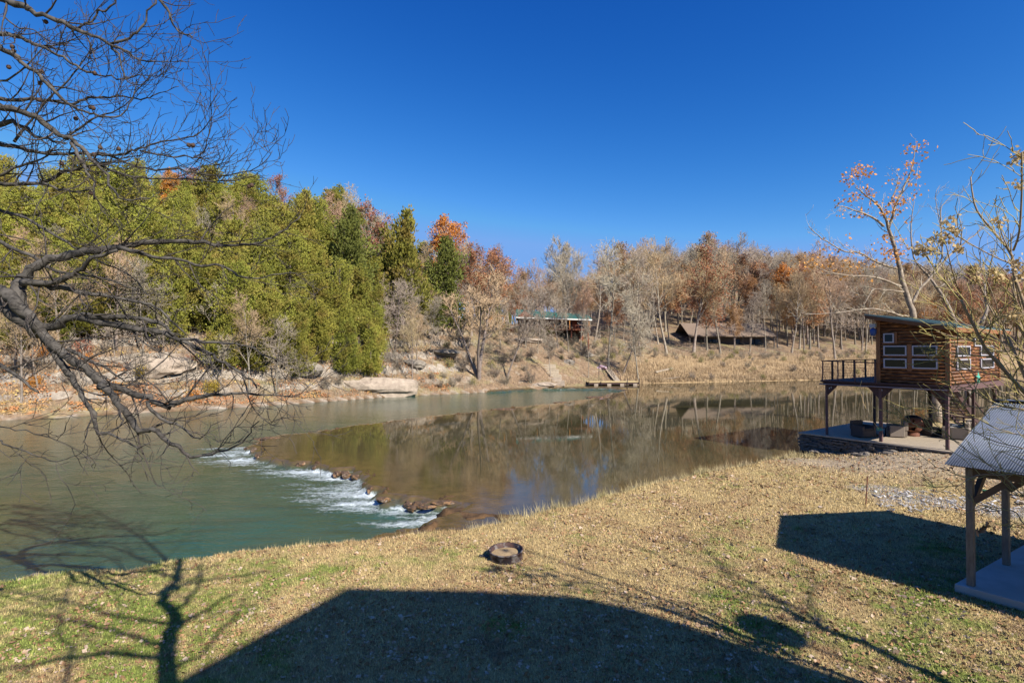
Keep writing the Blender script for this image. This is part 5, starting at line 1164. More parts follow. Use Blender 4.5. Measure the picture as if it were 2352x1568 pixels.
# --- walnut overhanging the river on the left
wal = empty("walnut_tree", (-10.9, 7.4, 0.5)); tag(wal, 'big leafless walnut tree reaching dark crooked branches over the river from the left edge', 'tree')
W0 = Vector((-10.9, 7.4, 0.5)); rs = np.random.RandomState(2)
limbs = [
 (cA, [(-160, 420), (0, 545), (60, 560), (110, 620), (200, 720), (260, 800), (350, 880), (430, 940), (540, 1010), (600, 1080), (640, 1097), (780, 1135), (900, 1175), (1005, 1212)], 8.6, 8.0, .11, .038),
 (cA, [(1000, 1212), (1090, 1172), (1200, 1150), (1330, 1145), (1450, 1130), (1560, 1145), (1764, 1152)], 8.0, 8.2, .05, .006),
 (cA, [(-120, 520), (0, 600), (110, 690), (230, 775)], 8.8, 8.5, .11, .12),
 (cA, [(110, 640), (100, 560), (105, 500), (130, 455), (220, 390), (330, 342), (450, 315), (560, 290), (700, 270), (820, 255), (1000, 237), (1150, 245), (1300, 270), (1430, 265), (1560, 235), (1680, 160), (1760, 90)], 8.6, 9.6, .11, .008),
 (cA, [(690, 280), (800, 300), (900, 330), (1050, 350), (1180, 382), (1300, 380), (1400, 440), (1500, 460), (1650, 430), (1800, 425)], 8.9, 9.4, .04, .006),
 (cA, [(120, 480), (280, 492), (400, 450), (480, 400), (540, 340), (680, 290)], 8.6, 8.3, .055, .022),
 (cA, [(140, 480), (260, 505), (400, 522), (520, 545), (650, 570), (830, 602), (900, 630), (1000, 700), (1050, 750), (1100, 795)], 8.6, 8.9, .05, .009),
 (cA, [(255, 745), (340, 742), (380, 702), (480, 680), (600, 685), (750, 690), (900, 712), (960, 740), (1020, 790)], 8.5, 8.2, .075, .02),
 (cA, [(470, 690), (600, 720), (750, 752), (870, 766), (960, 780), (1060, 820), (1150, 862), (1250, 910), (1330, 962), (1400, 1000), (1480, 1060), (1510, 1112)], 8.4, 8.0, .06, .009),
 (cA, [(1060, 815), (1200, 830), (1350, 842), (1450, 860), (1600, 920), (1764, 992)], 8.2, 8.3, .03, .006),
 (cA, [(600, 1085), (650, 1140), (700, 1200), (760, 1270), (830, 1362), (900, 1350), (960, 1387), (1040, 1440), (1100, 1490), (1150, 1510), (1290, 1475), (1400, 1440), (1470, 1370), (1530, 1290)], 8.0, 7.6, .06, .006),
 (cA, [(300, 860), (350, 950), (420, 1042), (470, 1120), (520, 1200), (560, 1290), (585, 1370), (640, 1370), (720, 1402), (800, 1450), (880, 1437)], 8.4, 7.8, .055, .009),
 (cA, [(870, 1180), (920, 1260), (1000, 1302), (1080, 1342), (1160, 1402), (1190, 1390)], 7.9, 7.6, .03, .010),
 (cA, [(390, 870), (500, 930), (600, 972), (680, 1030), (740, 1060), (870, 1082)], 8.2, 8.6, .032, .007),
 (cA, [(-60, 1320), (0, 1330), (100, 1345), (250, 1380), (320, 1362)], 7.4, 7.2, .012, .004),
 (cA, [(-60, 1395), (0, 1420), (80, 1450), (200, 1490), (350, 1530), (450, 1500), (505, 1440)], 7.4, 7.2, .014, .004),
 (cA, [(0, 965), (110, 1040), (220, 1130)], 7.9, 7.7, .03, .012),
 (cA, [(-80, 180), (0, 250), (180, 330), (330, 420), (560, 450), (800, 520)], 9.6, 9.2, .05, .010),
 (cA, [(-80, 20), (0, 60), (150, 110), (350, 230), (470, 300), (620, 380), (760, 440), (880, 560)], 9.9, 9.2, .035, .008),
 (cU, [(-80, -60), (40, 0), (170, 30), (250, 80), (420, 140), (580, 220), (700, 265), (830, 325), (950, 380), (1060, 445), (1180, 470), (1290, 465)], 8.8, 8.6, .06, .006),
 (cU, [(830, 325), (1000, 282), (1080, 200), (1140, 80), (1190, 0), (1210, -80)], 8.7, 8.6, .022, .010),
 (cU, [(590, 215), (690, 140), (740, 75), (800, 70), (870, 0), (900, -60)], 8.8, 8.6, .02, .012),
 (cU, [(1200, -80), (1240, 0), (1310, 80), (1340, 180), (1400, 240), (1490, 270)], 8.0, 7.8, .028, .008),
 (cU, [(850, 330), (920, 460), (960, 600), (1000, 640), (1110, 652)], 8.7, 8.4, .02, .006),
 (cU, [(-60, 235), (0, 250), (100, 265), (200, 310), (330, 372), (480, 440), (570, 500), (700, 560), (850, 590), (960, 606), (1060, 580), (1200, 586)], 9.0, 8.8, .038, .006),
 (cU, [(-60, 330), (0, 378), (100, 430), (250, 552), (340, 640), (430, 722), (500, 790), (600, 850), (720, 880), (850, 912), (950, 870), (1020, 760), (1050, 600)], 8.8, 8.5, .045, .006),
 (cU, [(-60, 765), (0, 765), (200, 770), (350, 775), (550, 802), (640, 770), (800, 750), (900, 740), (1050, 760), (1160, 755), (1250, 715), (1385, 662)], 9.2, 9.0, .035, .005),
 (cU, [(-60, 820), (0, 830), (130, 860), (250, 902), (350, 970), (450, 1040), (530, 1082), (620, 1150), (740, 1270), (820, 1372), (880, 1480), (960, 1560), (1150, 1552)], 8.8, 8.4, .065, .009),
 (cU, [(-60, 975), (0, 960), (80, 945), (180, 1000), (280, 1062), (400, 1100), (500, 1122)], 9.0, 8.8, .05, .012),
 (cU, [(-60, 1110), (0, 1130), (150, 1160), (300, 1190), (450, 1202), (600, 1190), (740, 1200), (880, 1212), (1000, 1180), (1080, 1160), (1200, 1120), (1400, 1080), (1540, 1040), (1630, 930), (1700, 820)], 9.3, 8.9, .04, .005),
 (cU, [(1080, 1175), (1200, 1200), (1300, 1222), (1500, 1222), (1600, 1250), (1700, 1290), (1800, 1240), (1850, 1160)], 9.1, 8.8, .018, .005),
 (cU, [(1500, 1222), (1590, 1150), (1640, 960), (1630, 790)], 8.9, 8.7, .012, .005),
 (cU, [(740, 1200), (850, 1212), (1000, 1280), (1200, 1330), (1350, 1312), (1500, 1350), (1700, 1370), (1890, 1350), (2050, 1280), (2140, 1180)], 9.2, 8.7, .026, .005),
 (cU, [(700, 1240), (850, 1330), (1050, 1382), (1200, 1400), (1450, 1400), (1600, 1412), (1830, 1410), (1960, 1380), (2040, 1330)], 9.2, 8.9, .024, .005),
 (cU, [(-60, 1400), (0, 1370), (150, 1290), (300, 1240), (420, 1150)], 9.4, 9.2, .035, .010),
 (cU, [(-60, 1440), (300, 1430), (480, 1352), (650, 1300), (850, 1270), (1000, 1250)], 9.4, 9.0, .04, .010),
 (cU, [(300, 1430), (450, 1480), (600, 1500), (720, 1480)], 9.2, 9.0, .03, .010),
 (cU, [(540, 1100), (600, 1200), (650, 1312), (720, 1420), (730, 1560)], 8.6, 8.4, .03, .014),
 (cU, [(-60, 640), (60, 600), (200, 480), (330, 340), (450, 230)], 9.5, 9.3, .02, .006),
 (cU, [(100, 1100), (250, 900), (400, 720), (560, 560), (640, 440), (720, 300)], 9.1, 8.9, .022, .006),
 (cU, [(500, 1100), (640, 960), (800, 900), (960, 820), (1050, 700), (1200, 560)], 8.9, 8.7, .02, .006),
 (cU, [(0, 120), (120, 200), (260, 230), (360, 330), (500, 290)], 9.2, 9.0, .014, .006),
]
sg = Segs(); main = MB(); 
for i, (cf, pts, a, b_, r0, r1) in enumerate(limbs):
    Pt, rd = limb(cf, pts, a, b_, r0, r1)
    if r0 > 0.1: Pt = [p + Vector(rs.normal(size=3)) * 0.018 for p in Pt]
    else: Pt = [p + Vector(rs.normal(size=3)) * 0.012 for p in Pt]
    off = [p - W0 for p in Pt]
    main.tube(off, [q_ * rs.uniform(.86, 1.16) for q_ in rd], 9 if r0 > .03 else 6)
    big = r0 > 0.05
    twigs(sg, off, rd, rs, step=0.30 if big else 0.26, ln=1.0 if cf is cU else 1.1, maxl=2, curl=0.32 if cf is cU else 0.12, rmin=0.0036, ang=0.8)
# trunk outside the picture, joined to the limbs
J = [P(*c, d) - W0 for c, d in (((-62, 640), 8.7), ((-25, 330), 9.0), ((-30, 80), 8.9), ((-20, 440), 9.2), ((-20, 980), 7.5), ((-40, -20), 8.8))]
trk = [Vector((0, 0, -.3)), Vector((.15, .1, 1.6)), Vector((.45, .3, 3.4)), Vector((.6, .5, 5.2)), Vector((.4, .6, 7.5)), Vector((.2, .4, 10))]
main.tube(smooth(trk, 3), [.36 - .015 * i for i in range(16)], 12)
for k, q in enumerate(J):
    s0 = trk[[3, 4, 5, 4, 2, 5][k]]; main.tube(smooth([s0, (s0 + q) / 2 + Vector((0, 0, .15)), q], 3), [.22, .2, .18, .16, .14, .12, .11] if k == 0 else [.12, .11, .10, .09, .08, .07, .05], 8)
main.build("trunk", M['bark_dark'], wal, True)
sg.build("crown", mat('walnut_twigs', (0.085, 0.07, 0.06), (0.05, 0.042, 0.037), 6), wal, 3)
nut = M['nut'] = mat('nut_husk', (0.045, 0.025, 0.018), (0.10, 0.06, 0.04), 30, 0.8, 0.004)
for (x, y) in ((1468, 1130), (1500, 1132), (1945, 1458), (1965, 1448), (770, 1150), (720, 1205), (690, 830), (712, 838), (330, 152), (720, 562), (68, 350), (78, 385), (300, 548), (290, 640), (42, 512), (915, 1160), (282, 772), (575, 920), (468, 1278), (700, 1510)):
    u, v = cU(x, y); p = P(u, v, 8.8) - W0; link_ = MB().lathe([(0, -.036), (.02, -.031), (.034, -.012), (.036, .006), (.026, .028), (.008, .037), (0, .038)], 9, p).build("walnut", nut, wal, True)

# --- sycamore behind the stilt cabin and the dark tree next to it
sy = P(2102, 800, 37); sy.z = zg(sy.x, sy.y) if zg(sy.x, sy.y) > 0 else 0.4; SY = Vector((sy.x, 37, 0.6))
syc = empty("sycamore_tree", SY); tag(syc, 'tall white-barked sycamore with scattered orange leaves rising behind the stilt cabin', 'tree')
rs = np.random.RandomState(6); main = MB(); sg = Segs()
trunkp = [P(2152, 985, 37), P(2140, 850, 37)]
syl = [([(1195, 1568), (1165, 1430), (1100, 1240), (1060, 1050), (1030, 920), (1000, 820), (960, 710), (910, 630), (850, 580), (760, 510), (730, 480)], .21, .02, 37, 37, 0.45),
 ([(1000, 820), (1050, 660), (1110, 520), (1160, 420), (1190, 330), (1210, 260), (1215, 180)], .10, .02, 37, 37.5, 0.5),
 ([(960, 800), (860, 730), (760, 690), (660, 650), (560, 630)], .09, .02, 37, 36, 0.5), ([(1000, 640), (1050, 520), (1085, 400)], .05, .02, 37, 37.8, 0.5),
 ([(1180, 1440), (1240, 1320), (1340, 1220), (1480, 1050), (1580, 970), (1700, 870), (1800, 790), (1930, 700)], .11, .015, 37, 38, 0.5),
 ([(1060, 1150), (900, 1100), (750, 1020), (640, 1010), (500, 930), (400, 860), (345, 800)], .085, .015, 37, 35.5, 0.45),
 ([(1090, 1290), (950, 1240), (800, 1210), (620, 1200), (480, 1170), (380, 1120)], .09, .015, 37, 35, 0.5),
 ([(1150, 1540), (1060, 1520), (900, 1480), (750, 1480), (550, 1510), (350, 1520), (270, 1500)], .08, .015, 37, 35.5, 0.4),
 ([(1110, 1340), (960, 1320), (860, 1330), (780, 1470)], .06, .015, 37, 36, 0.4)]
o_ = [p - SY for p in (Vector((trunkp[0].x, 37, 0.2)), trunkp[1])] + [P(*cR(1195, 1568), 37) - SY]
main.tube(smooth(o_, 3), [.30, .28, .27, .26, .25, .23, .21], 12)
for pts, r0, r1, a, b_, st in syl:
    Pt, rd = limb(cR, pts, a, b_, r0, r1); off = [p - SY + Vector(rs.normal(size=3)) * .02 for p in Pt]; main.tube(off, rd, 9)
    twigs(sg, off[2:], rd[2:], rs, step=st * 1.3, ln=1.4, maxl=2, curl=0.35, rmin=0.007, ang=0.8)
main.build("trunk", M['bark_syc'], syc, True); sg.build("crown", M['twig_grey'], syc, 3)
Cc = []
for (x, y, n_, sp) in ((720, 370, 26, .3), (770, 365, 60, .35), (840, 360, 40, .3), (660, 400, 26, .35), (690, 470, 14, .35), (710, 580, 26, .35), (820, 530, 26, .3), (860, 520, 16, .25), (780, 720, 24, .35), (610, 610, 16, .2),
    (640, 690, 14, .3), (1265, 140, 12, .3), (1200, 160, 10, .2), (1290, 200, 16, .5), (1150, 190, 8, .2), (1150, 300, 14, .15), (1210, 290, 10, .2), (1100, 430, 40, .5), (1240, 385, 8, .2), (1050, 580, 26, .3), (1120, 600, 26, .3), (980, 690, 40, .35),
    (1050, 670, 26, .4), (960, 900, 30, .35), (1100, 930, 24, .35), (970, 1000, 24, .3), (1030, 1050, 40, .35), (1090, 1010, 30, .3), (1240, 490, 10, .3), (1160, 760, 8, .2), (1210, 570, 6, .2), (350, 1110, 50, .45), (480, 960, 14, .3), (490, 1080, 60, .7), (650, 1090, 50, .7), (780, 1150, 60, .8), (660, 920, 8, .3), (900, 620, 18, .4)):
    for k in range(int(n_ * 1.3)): u, v = cR(x, y); Cc.append(P(u, v, 36.8)[:] + rs.normal(size=3) * sp * .75 - np.array(SY[:]))
V, f = cards(np.array(Cc), rs.uniform(.10, .24, len(Cc)), rs, 0, .8); link("foliage", npmesh("foliage", V, f, mat('sycamore_leaf', (.80, .40, .10), (.55, .24, .06), 3, .7, transl=.3)), None, syc)
DT = Vector((*((P(2230, 900, 39)).xy), .6)); dt = empty("bare_tree", DT); tag(dt, 'dark slanting bare tree crossing behind the right end of the stilt cabin roof', 'tree')
main = MB(); sg = Segs(); st0 = [Vector((DT.x, 39, .3)) - DT, P(*cR(1580, 1750), 39) - DT]
main.tube(smooth(st0 + [P(*cR(1520, 1568), 39) - DT], 3), [.2, .2, .19, .18, .17, .16, .15], 9)
for pts, r0, r1 in (([(1520, 1568), (1460, 1420), (1390, 1310), (1310, 1200), (1200, 1060), (1180, 800), (1210, 600)], .15, .02), ([(1320, 1190), (1430, 1060), (1420, 700), (1450, 620), (1540, 530)], .08, .015), ([(1420, 800), (1380, 560), (1420, 470)], .03, .012), ([(1390, 1310), (1500, 1240), (1620, 1140)], .06, .015),
    ([(1340, 1180), (1200, 1090), (1080, 1060)], .06, .015), ([(1740, 1600), (1790, 1480), (1770, 1330), (1800, 1200), (1850, 1000)], .14, .02), ([(1580, 970), (1590, 800), (1530, 640)], .05, .012)):
    Pt, rd = limb(cR, pts, 39, 39.5, r0, r1); off = [p - DT for p in Pt]; main.tube(off, rd, 8); twigs(sg, off, rd, rs, step=.6, ln=1.6, maxl=2, curl=.4, rmin=.006)
main.build("trunk", M['bark_grey'], dt, True); sg.build("crown", M['twig_grey'], dt, 3)

# --- near bush with olive shoots and cream seed heads at the right edge
RB_ = Vector((7.6, 5.6, .6)); rb = empty("flowering_bush", RB_); tag(rb, 'tall near bush with yellow-green shoots and cream dried seed heads at the right edge', 'bush')
rs = np.random.RandomState(12); main = MB(); sg = Segs()
cD = lambda x, y: (x, y)
stems = [(c8, [(1700, 1560), (1398, 1240), (1200, 1020), (1000, 800), (850, 600), (740, 370), (650, 200), (560, 0)], .022, .013), (cR, [(1590, 1400), (1460, 1270), (1310, 1060), (1290, 1010)], .012, .006), (cR, [(1590, 1395), (1520, 1200), (1465, 960)], .010, .005),
 (cR, [(2100, 1700), (2040, 1568), (2010, 1300), (2000, 1050), (1850, 850), (1720, 680), (1680, 520), (1670, 400)], .024, .007), (cR, [(2010, 1000), (2060, 850), (2085, 500), (2087, 200)], .013, .007), (cR, [(1990, 1110), (1850, 1050), (1700, 970), (1550, 880)], .009, .005),
 (cR, [(2000, 1050), (1930, 900), (1900, 800)], .008, .005), (cR, [(1960, 1700), (1850, 1500), (1780, 1380), (1720, 1260), (1700, 1190)], .008, .005), (c8, [(1700, 1200), (1398, 900), (1200, 600), (1110, 380), (1000, 200), (900, 0), (820, -200)], .016, .008),
 (c8, [(1600, 1440), (1398, 1320), (1000, 1200), (760, 1040), (500, 770), (380, 700)], .008, .004), (c8, [(1398, 1100), (1000, 1000), (600, 940), (300, 840), (100, 760), (20, 665)], .008, .004), (c8, [(1398, 1480), (1100, 1420), (800, 1450), (500, 1360), (300, 1230), (220, 1130), (218, 1095)], .008, .004),
 (c8, [(1398, 820), (1150, 720), (700, 540), (450, 490), (220, 420)], .008, .004), (c8, [(1398, 700), (1100, 560), (900, 440), (610, 320), (300, 110), (60, 20)], .008, .004), (c8, [(1500, 500), (1398, 200), (1330, -60), (1250, -500), (1240, -900)], .012, .006),
 (c8, [(1450, 300), (1300, 0), (1200, -300), (1050, -500)], .008, .004), (cD, [(2420, 960), (2352, 940), (2290, 930), (2240, 900), (2200, 850)], .008, .004), (cD, [(2420, 1010), (2352, 1000), (2290, 985), (2240, 960), (2180, 950), (2130, 930)], .008, .004),
 (cD, [(2440, 1180), (2352, 1140), (2310, 1100), (2260, 1060), (2200, 1020), (2125, 955)], .009, .004), (cD, [(2440, 1060), (2352, 1030), (2290, 1015), (2230, 990), (2180, 975)], .008, .004), (cD, [(2440, 1240), (2352, 1205), (2330, 1175), (2300, 1170), (2262, 1172), (2240, 1160)], .008, .004),
 (cD, [(2440, 1120), (2352, 1085), (2300, 1090), (2240, 1090), (2190, 1120)], .007, .003), (cD, [(2440, 980), (2340, 900), (2335, 850), (2300, 780), (2290, 700), (2250, 600)], .010, .004), (cD, [(2440, 900), (2352, 830), (2300, 800), (2230, 780), (2170, 790)], .007, .004), (cD, [(2200, 1015), (2120, 985), (2080, 960), (2050, 930)], .005, .003)]
J0 = P(2480, 1250, 6.4) - RB_
for i, (cf, pts, r0, r1) in enumerate(stems):
    d0_ = 6.4 + rs.uniform(-.4, .5); Pt, rd = limb(cf, pts, d0_, d0_ - rs.uniform(-.3, .6), r0, r1); off = [p - RB_ for p in Pt]
    main.tube(off, rd, 6)
    if off[0].x + RB_.x > 6.0: main.tube(smooth([J0 + Vector(rs.normal(size=3)) * .1, (J0 + off[0]) / 2 + Vector((.1, 0, -.1)), off[0]], 3), [.03, .028, .025, .022, .02, .018, r0], 6)
    twigs(sg, off, rd, rs, step=.17, ln=.55, maxl=1, curl=.10, rmin=.0034, ang=.6, bias=Vector((-.5, 0, .1)))
main.tube(smooth([Vector((0.1, 0, -.3)), Vector((.15, .1, 1.0)), J0], 3), [.09, .085, .08, .07, .06, .05, .045], 10)
main.build("stem", M['bark_brown'], rb, True); sg.build("shoots", M['twig_olive'], rb, 3)
for (x, y, sz) in ((2065, 250, 1.1), (2060, 470, 1.0), (2080, 215, .8), (1500, 785, 1.0), (1528, 842, .6), (1430, 895, 1.1), (1475, 915, 1.0), (1232, 1010, .8), (1290, 975, 1.0), (1335, 1005, 1.0), (1895, 778, .8), (1712, 1165, .8), (1690, 1245, .6), (1680, 1150, .6), (1830, 1170, .6), (1885, 1225, .7), (2070, 1150, 1.2), (2070, 1200, 1.1), (2050, 1110, .9), (1960, 1545, .9), (2010, 1530, .9), (1560, 990, .6)):
    u, v = cR(x, y); c = np.array((P(u, v, 6.3) - RB_)[:]); n_ = 46
    q = c + rs.normal(size=(n_, 3)) * .042 * sz; V, f = cards(q, rs.uniform(.03, .06, n_), rs, 0, .8); link("seed_head", npmesh("seed_head", V, f, M['cream']), None, rb)
for (u, v, sz) in ((2252, 1212, .13), (2262, 1204, .12), (2240, 1218, .12)):
    c = np.array((P(u, v, 6.1) - RB_)[:]); V, f = cards(np.array([c, c + .01, c - .012]), np.array([sz, sz * .8, sz * .9]), rs, 0, .9); link("dead_leaf", npmesh("dead_leaf", V, f, M['leaf_dry']), None, rb)

# --- two tall bare trees by the house (outside the picture) whose shadows lie on the lawn
def shadow_tree(name, label, lines, base, seed, m):
    o = empty(name, base); tag(o, label, 'tree'); rs = np.random.RandomState(seed); main = MB(); sg = Segs()
    for pts, h0, h1, r0, r1, tw in lines:
        n = len(pts); P3 = smooth([back(u, v, h0 + (h1 - h0) * i / (n - 1)) + Vector(rs.normal(size=3)) * (.10 if i else 0) for i, (u, v) in enumerate(pts)], 4); P3 = [q_ + Vector(rs.normal(size=3)) * .03 for q_ in P3]; off = [p - base for p in P3]
        rd = [r0 + (r1 - r0) * i / (len(off) - 1) for i in range(len(off))]; main.tube(off, rd, 9)
        if tw: twigs(sg, off, rd, rs, step=.45, ln=tw, maxl=2, curl=.3, rmin=.004)
    st = back(*lines[0][0][0], lines[0][1]) - base; main.tube(smooth([Vector((0, 0, -.2)), st * .5 + Vector((.1, -.1, 0)), st], 3), [lines[0][3] * 1.3] * 7, 10)
    main.build("trunk", m, o, True); sg.build("crown", M['twig_grey'], o, 3)
pA = back(385, 1600, 7.0); pA = Vector((pA.x + .3, pA.y - 1.2, .5))
shadow_tree("bare_tree", 'tall bare tree beside the viewpoint whose trunk shadow crosses the lawn at the lower left',
 [([(378, 1620), (402, 1540), (388, 1470), (408, 1410), (400, 1375), (420, 1330)], 7.0, 9.5, .16, .10, 0.5), ([(415, 1350), (380, 1325), (345, 1290), (280, 1240)], 9.3, 10.4, .07, .02, 1.0), ([(410, 1400), (430, 1360), (470, 1320), (450, 1290)], 9, 10, .06, .02, .9), ([(415, 1340), (480, 1325), (600, 1290)], 9.3, 10.2, .05, .02, 1.0), ([(405, 1440), (470, 1400), (560, 1355)], 8.6, 9.8, .05, .02, 1.0),
  ([(395, 1480), (300, 1450), (150, 1420), (0, 1400)], 8.4, 10, .06, .02, 1.1), ([(390, 1530), (470, 1490), (540, 1390), (600, 1370)], 7.8, 9.4, .04, .015, 1.0), ([(400, 1500), (250, 1500), (100, 1500), (-60, 1540)], 8, 10, .07, .02, 1.3), ([(150, 1600), (160, 1510), (150, 1400), (165, 1320)], 9, 11, .05, .02, 1.3),
  ([(400, 1430), (280, 1400), (150, 1365), (0, 1340)], 8.8, 11, .05, .02, 1.3), ([(415, 1330), (400, 1250), (300, 1180), (200, 1120)], 9.6, 12.5, .09, .02, 1.5), ([(400, 1260), (250, 1220), (80, 1200)], 10.5, 12.5, .06, .02, 1.5)], pA, 31, M['bark_grey'])
pB = back(2260, 1600, 5.2); pB = Vector((pB.x + .8, pB.y - 1.6, .5))
shadow_tree("bare_tree", 'tall bare tree beyond the lower right corner whose branch shadows fan across the lawn',
 [([(2260, 1600), (2130, 1530), (2000, 1480), (1900, 1440), (1830, 1415)], 5.2, 8.0, .11, .07, 0), ([(1900, 1440), (1800, 1390), (1700, 1355), (1600, 1310), (1480, 1260), (1380, 1235)], 7.4, 11, .05, .012, .8), ([(1830, 1415), (1760, 1360), (1680, 1320), (1620, 1260), (1560, 1230)], 7.8, 11, .045, .012, .8),
  ([(1860, 1420), (1740, 1380), (1600, 1350), (1500, 1325), (1400, 1300)], 7.8, 10.5, .035, .01, .7), ([(1830, 1415), (1700, 1390), (1600, 1380), (1540, 1390)], 8, 9.8, .03, .01, .7), ([(1900, 1440), (1860, 1370), (1840, 1320), (1835, 1270)], 7.2, 9.2, .03, .01, .6), ([(1960, 1465), (1880, 1445), (1780, 1480), (1700, 1470)], 6.6, 8.2, .025, .01, .6),
  ([(1850, 1425), (1740, 1350), (1640, 1290), (1500, 1240), (1440, 1220)], 7.8, 11.5, .035, .01, .8)], pB, 33, M['bark_grey'])
p = back(1768, 1440, 7.4); MB().tube([p + Vector((.1, -.1, -.1)), Vector((p.x + .2, p.y - .3, .4))], .03, 6).build("pole", M['black'], bpy.data.objects['shadow_disc']);  # pole added to hold up the unseen shadow-casting disc
_o = bpy.data.objects['shadow_disc']; _c = [c for c in _o.children if c.name.startswith("pole")][0]; _c.matrix_parent_inverse = (Matrix.Translation(_o.location) @ _o.rotation_euler.to_matrix().to_4x4()).inverted()

# ------------------------------------------------------------------ grass and fallen leaves
ml = bpy.data.materials.new("grass_blades"); ml.use_nodes = True; N = ml.node_tree.nodes; L = ml.node_tree.links
tc = N.new("ShaderNodeTexCoord"); lc = lawn_color(N, L, tc.outputs["Object"]); hs_ = N.new("ShaderNodeHueSaturation"); L.new(lc, hs_.inputs["Color"]); L.new(attr(N, "tone"), hs_.inputs["Value"])
b = N["Principled BSDF"]; L.new(hs_.outputs[0], b.inputs["Base Color"]); b.inputs["Roughness"].default_value = .7; b.inputs["Specular IOR Level"].default_value = .2
rs = np.random.RandomState(4)
def on_lawn(n, dmin, dmax, pw=1.0):
    a = rs.uniform(-.86, .86, n); d = dmin * (dmax / dmin) ** (rs.rand(n) ** pw); x = np.tan(a) * d; y = d
    ok = (y_near(x) - y > 0.0) & (x / y < 1.02) & (x / y > -1.02)
    s_, t_ = (x - P1.x) * E1.x + (y - P1.y) * E1.y, (x - P1.x) * E2.x + (y - P1.y) * E2.y
    ok &= ~((s_ > -1.4) & (s_ < 7) & (t_ > -.4) & (t_ < 8))
    rx, ry = x - 9.5, y - 11.1; det = FD.x * LD.y - FD.y * LD.x; aa = (rx * LD.y - ry * LD.x) / det; bb = (FD.x * ry - FD.y * rx) / det
    ok &= ~((aa > -.2) & (aa < 6) & (bb > -.14) & (bb < 7.5))
    ok &= np.hypot(x - bpy.data.objects['fire_ring'].location.x, y - bpy.data.objects['fire_ring'].location.y) > .43
    return x[ok], y[ok]
x, y = on_lawn(560000, 7.0, 30, 0.9)
gm_ = 1 - 0.85 * sstep(6.0, 2.0, seg_dist(x, y, [(14.5, 24.6), (17, 23), (21.5, 19.5)]) * 1.6); keep = rs.rand(len(x)) < gm_; x, y = x[keep], y[keep]
z = zfun(x, y); n = len(x); dist = np.hypot(x, y)
edge = sstep(1.4, .2, y_near(x) - y); h = rs.uniform(.02, .062, n) * (1 + .9 * edge * rs.rand(n)) * (0.8 + dist / 40); wd = .0042 * (dist / 8) ** .8
an = rs.uniform(0, 6.28, n); lx, ly = np.cos(an), np.sin(an); ln_ = rs.uniform(.2, 1.1, n) * h
V = np.stack([np.stack([x - ly * wd, y + lx * wd, z - .005], 1), np.stack([x + ly * wd, y - lx * wd, z - .005], 1), np.stack([x + lx * ln_, y + ly * ln_, z + h], 1)], 1).reshape(-1, 3)
tone = np.repeat(rs.uniform(.55, 1.75, n), 3)
tag(link("lawn_grass", npmesh("lawn_grass", V, np.arange(3 * n).reshape(n, 3), ml, False, {"tone": tone}), None), 'short dry and green lawn grass in the foreground', 'grass', kind='stuff')
x, y = on_lawn(90000, 7.0, 30, .8)
cl = 0.45 * sstep(2, 6, x) * sstep(16, 11, y) + 1.7 * fbm(x * .5, y * .5, 4) + 0.35 * sstep(16, 9, y) + .3 * sstep(4, 10, x); keep = rs.rand(len(x)) < np.clip(.30 + cl * .8, .06, 1); x, y = x[keep], y[keep]
z = zfun(x, y) + rs.uniform(.01, .04, len(x)); V, f = cards(np.stack([x, y, z], 1), np.minimum(.028 + rs.exponential(.022, len(x)), .12) * (.75 + np.hypot(x, y) / 40), rs, .75, .75)
tag(link("fallen_leaves", npmesh("fallen_leaves", V, f, mat('lawn_leaves', (.38, .22, .11), (.17, .09, .045), 2.3, .8, contrast=1.0, c3=(.46, .35, .26), s3=3.7, detail=12)), None), 'brown fallen leaves scattered over the lawn', 'leaves', kind='stuff')
# tall dry grass along the near water edge
u_ = rs.rand(36000); xs = -12 + 27 * u_; off_ = rs.exponential(.22, 36000) - .25; yy = y_near(xs) - .02 - off_
wgt = np.clip(fbm(xs * 1.1, yy * .2, 3) * 2.2 + .25 + .5 * (xs > 2), .05, 1); k_ = rs.rand(36000) < wgt; xs, yy = xs[k_], yy[k_]; z = zfun(xs, yy); n = len(xs); h = rs.uniform(.10, .42, n) * (.5 + .6 * fbm(xs * .9, yy, 2) + .35 * (xs > 2)); h = np.clip(h, .05, .4)
an = rs.uniform(0, 6.28, n); lx, ly = np.cos(an), np.sin(an); wd = .006 * np.hypot(xs, yy) / 14
V = np.stack([np.stack([xs - ly * wd, yy + lx * wd, z - .01], 1), np.stack([xs + ly * wd, yy - lx * wd, z - .01], 1), np.stack([xs + lx * h * .45, yy + ly * h * .45, z + h], 1)], 1).reshape(-1, 3)
nb_ = 70; cu = rs.uniform(1150, 1830, nb_); cxy = [G(u__, np.interp(u__, [p[0] for p in near_px], [p[1] for p in near_px]), .42) for u__ in cu]; B_ = []
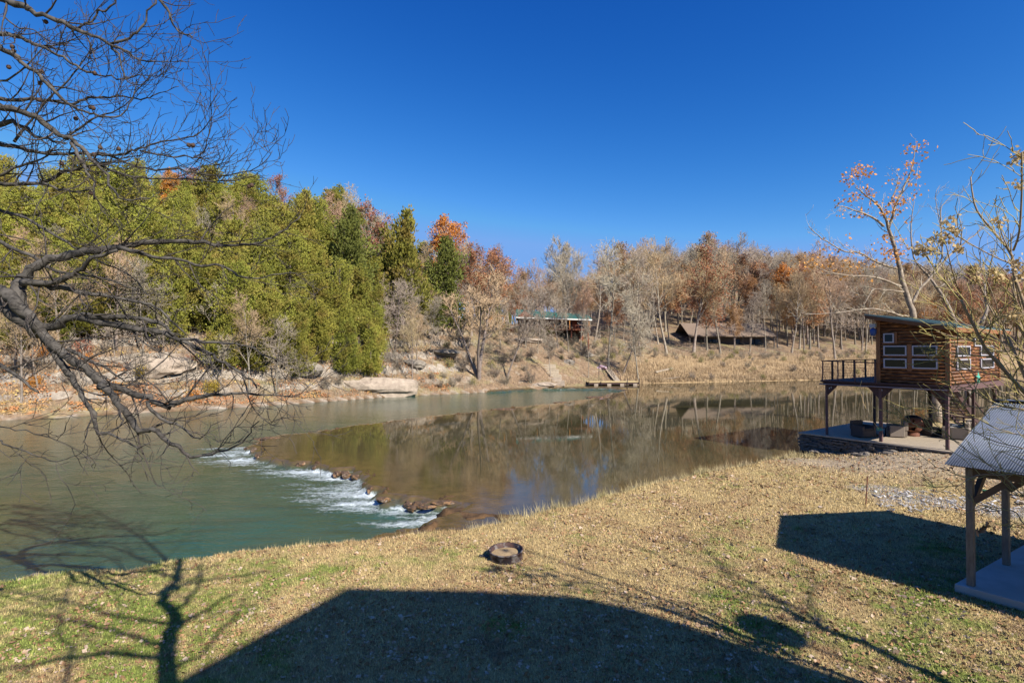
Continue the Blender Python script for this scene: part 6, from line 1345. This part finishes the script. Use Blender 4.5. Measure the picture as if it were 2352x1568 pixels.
for (a_, b__) in cxy:
    m_ = 60; hh_ = rs.uniform(.2, .5); px_ = a_ + rs.normal(size=m_) * .14; py_ = b__ - .15 + rs.normal(size=m_) * .12; an = rs.uniform(0, 6.28, m_); le = rs.uniform(.1, .7, m_) * hh_; hb_ = rs.uniform(.5, 1, m_) * hh_; zz = zfun(px_, py_); w2 = .009
    B_.append(np.stack([np.stack([px_ - np.sin(an) * w2, py_ + np.cos(an) * w2, zz - .02], 1), np.stack([px_ + np.sin(an) * w2, py_ - np.cos(an) * w2, zz - .02], 1), np.stack([px_ + np.cos(an) * le, py_ + np.sin(an) * le, zz + hb_], 1)], 1).reshape(-1, 3))
V = np.concatenate([V] + B_); n = len(V) // 3
tag(link("bank_grass", npmesh("bank_grass", V, np.arange(3 * n).reshape(n, 3), mat('bank_straw', (.52, .40, .24), (.30, .26, .10), 1.2, .8)), None), 'taller dry grass fringe along the near water edge', 'grass', kind='stuff')
# straw-coloured grass and litter on the far bank
n = 150000; xs = rs.uniform(-60, 115, n); dd = rs.exponential(8, n) ; yy = y_far(xs) + dd + .2; ok = (dd < 30) & (np.abs(xs / yy) < 1.1) & (rs.rand(n) < .35 + 1.6 * np.clip(fbm(xs * .3, yy * .3, 3) + .2, 0, 1))
ok &= rs.rand(n) < np.where(xs / yy > .2, 1, .45); xs, yy, dd = xs[ok], yy[ok], dd[ok]; z = zfun(xs, yy); n = len(xs); h = rs.uniform(.15, .45, n) * np.where(xs / yy > .2, 1.3 + .9 * np.clip(fbm(xs * .15, yy * .15, 2) * 2, 0, 1), .7)
an = rs.uniform(0, 6.28, n); lx, ly = np.cos(an), np.sin(an); wd = .035
V = np.stack([np.stack([xs - ly * wd, yy + lx * wd, z - .03], 1), np.stack([xs + ly * wd, yy - lx * wd, z - .03], 1), np.stack([xs + lx * h * .4, yy + ly * h * .4, z + h], 1)], 1).reshape(-1, 3)
tag(link("far_bank_grass", npmesh("far_bank_grass", V, np.arange(3 * n).reshape(n, 3), mat('far_straw', (.50, .36, .21), (.30, .20, .11), .5, .8, detail=12)), None), 'tall straw-coloured grass on the far bank of the pool', 'grass', kind='stuff')
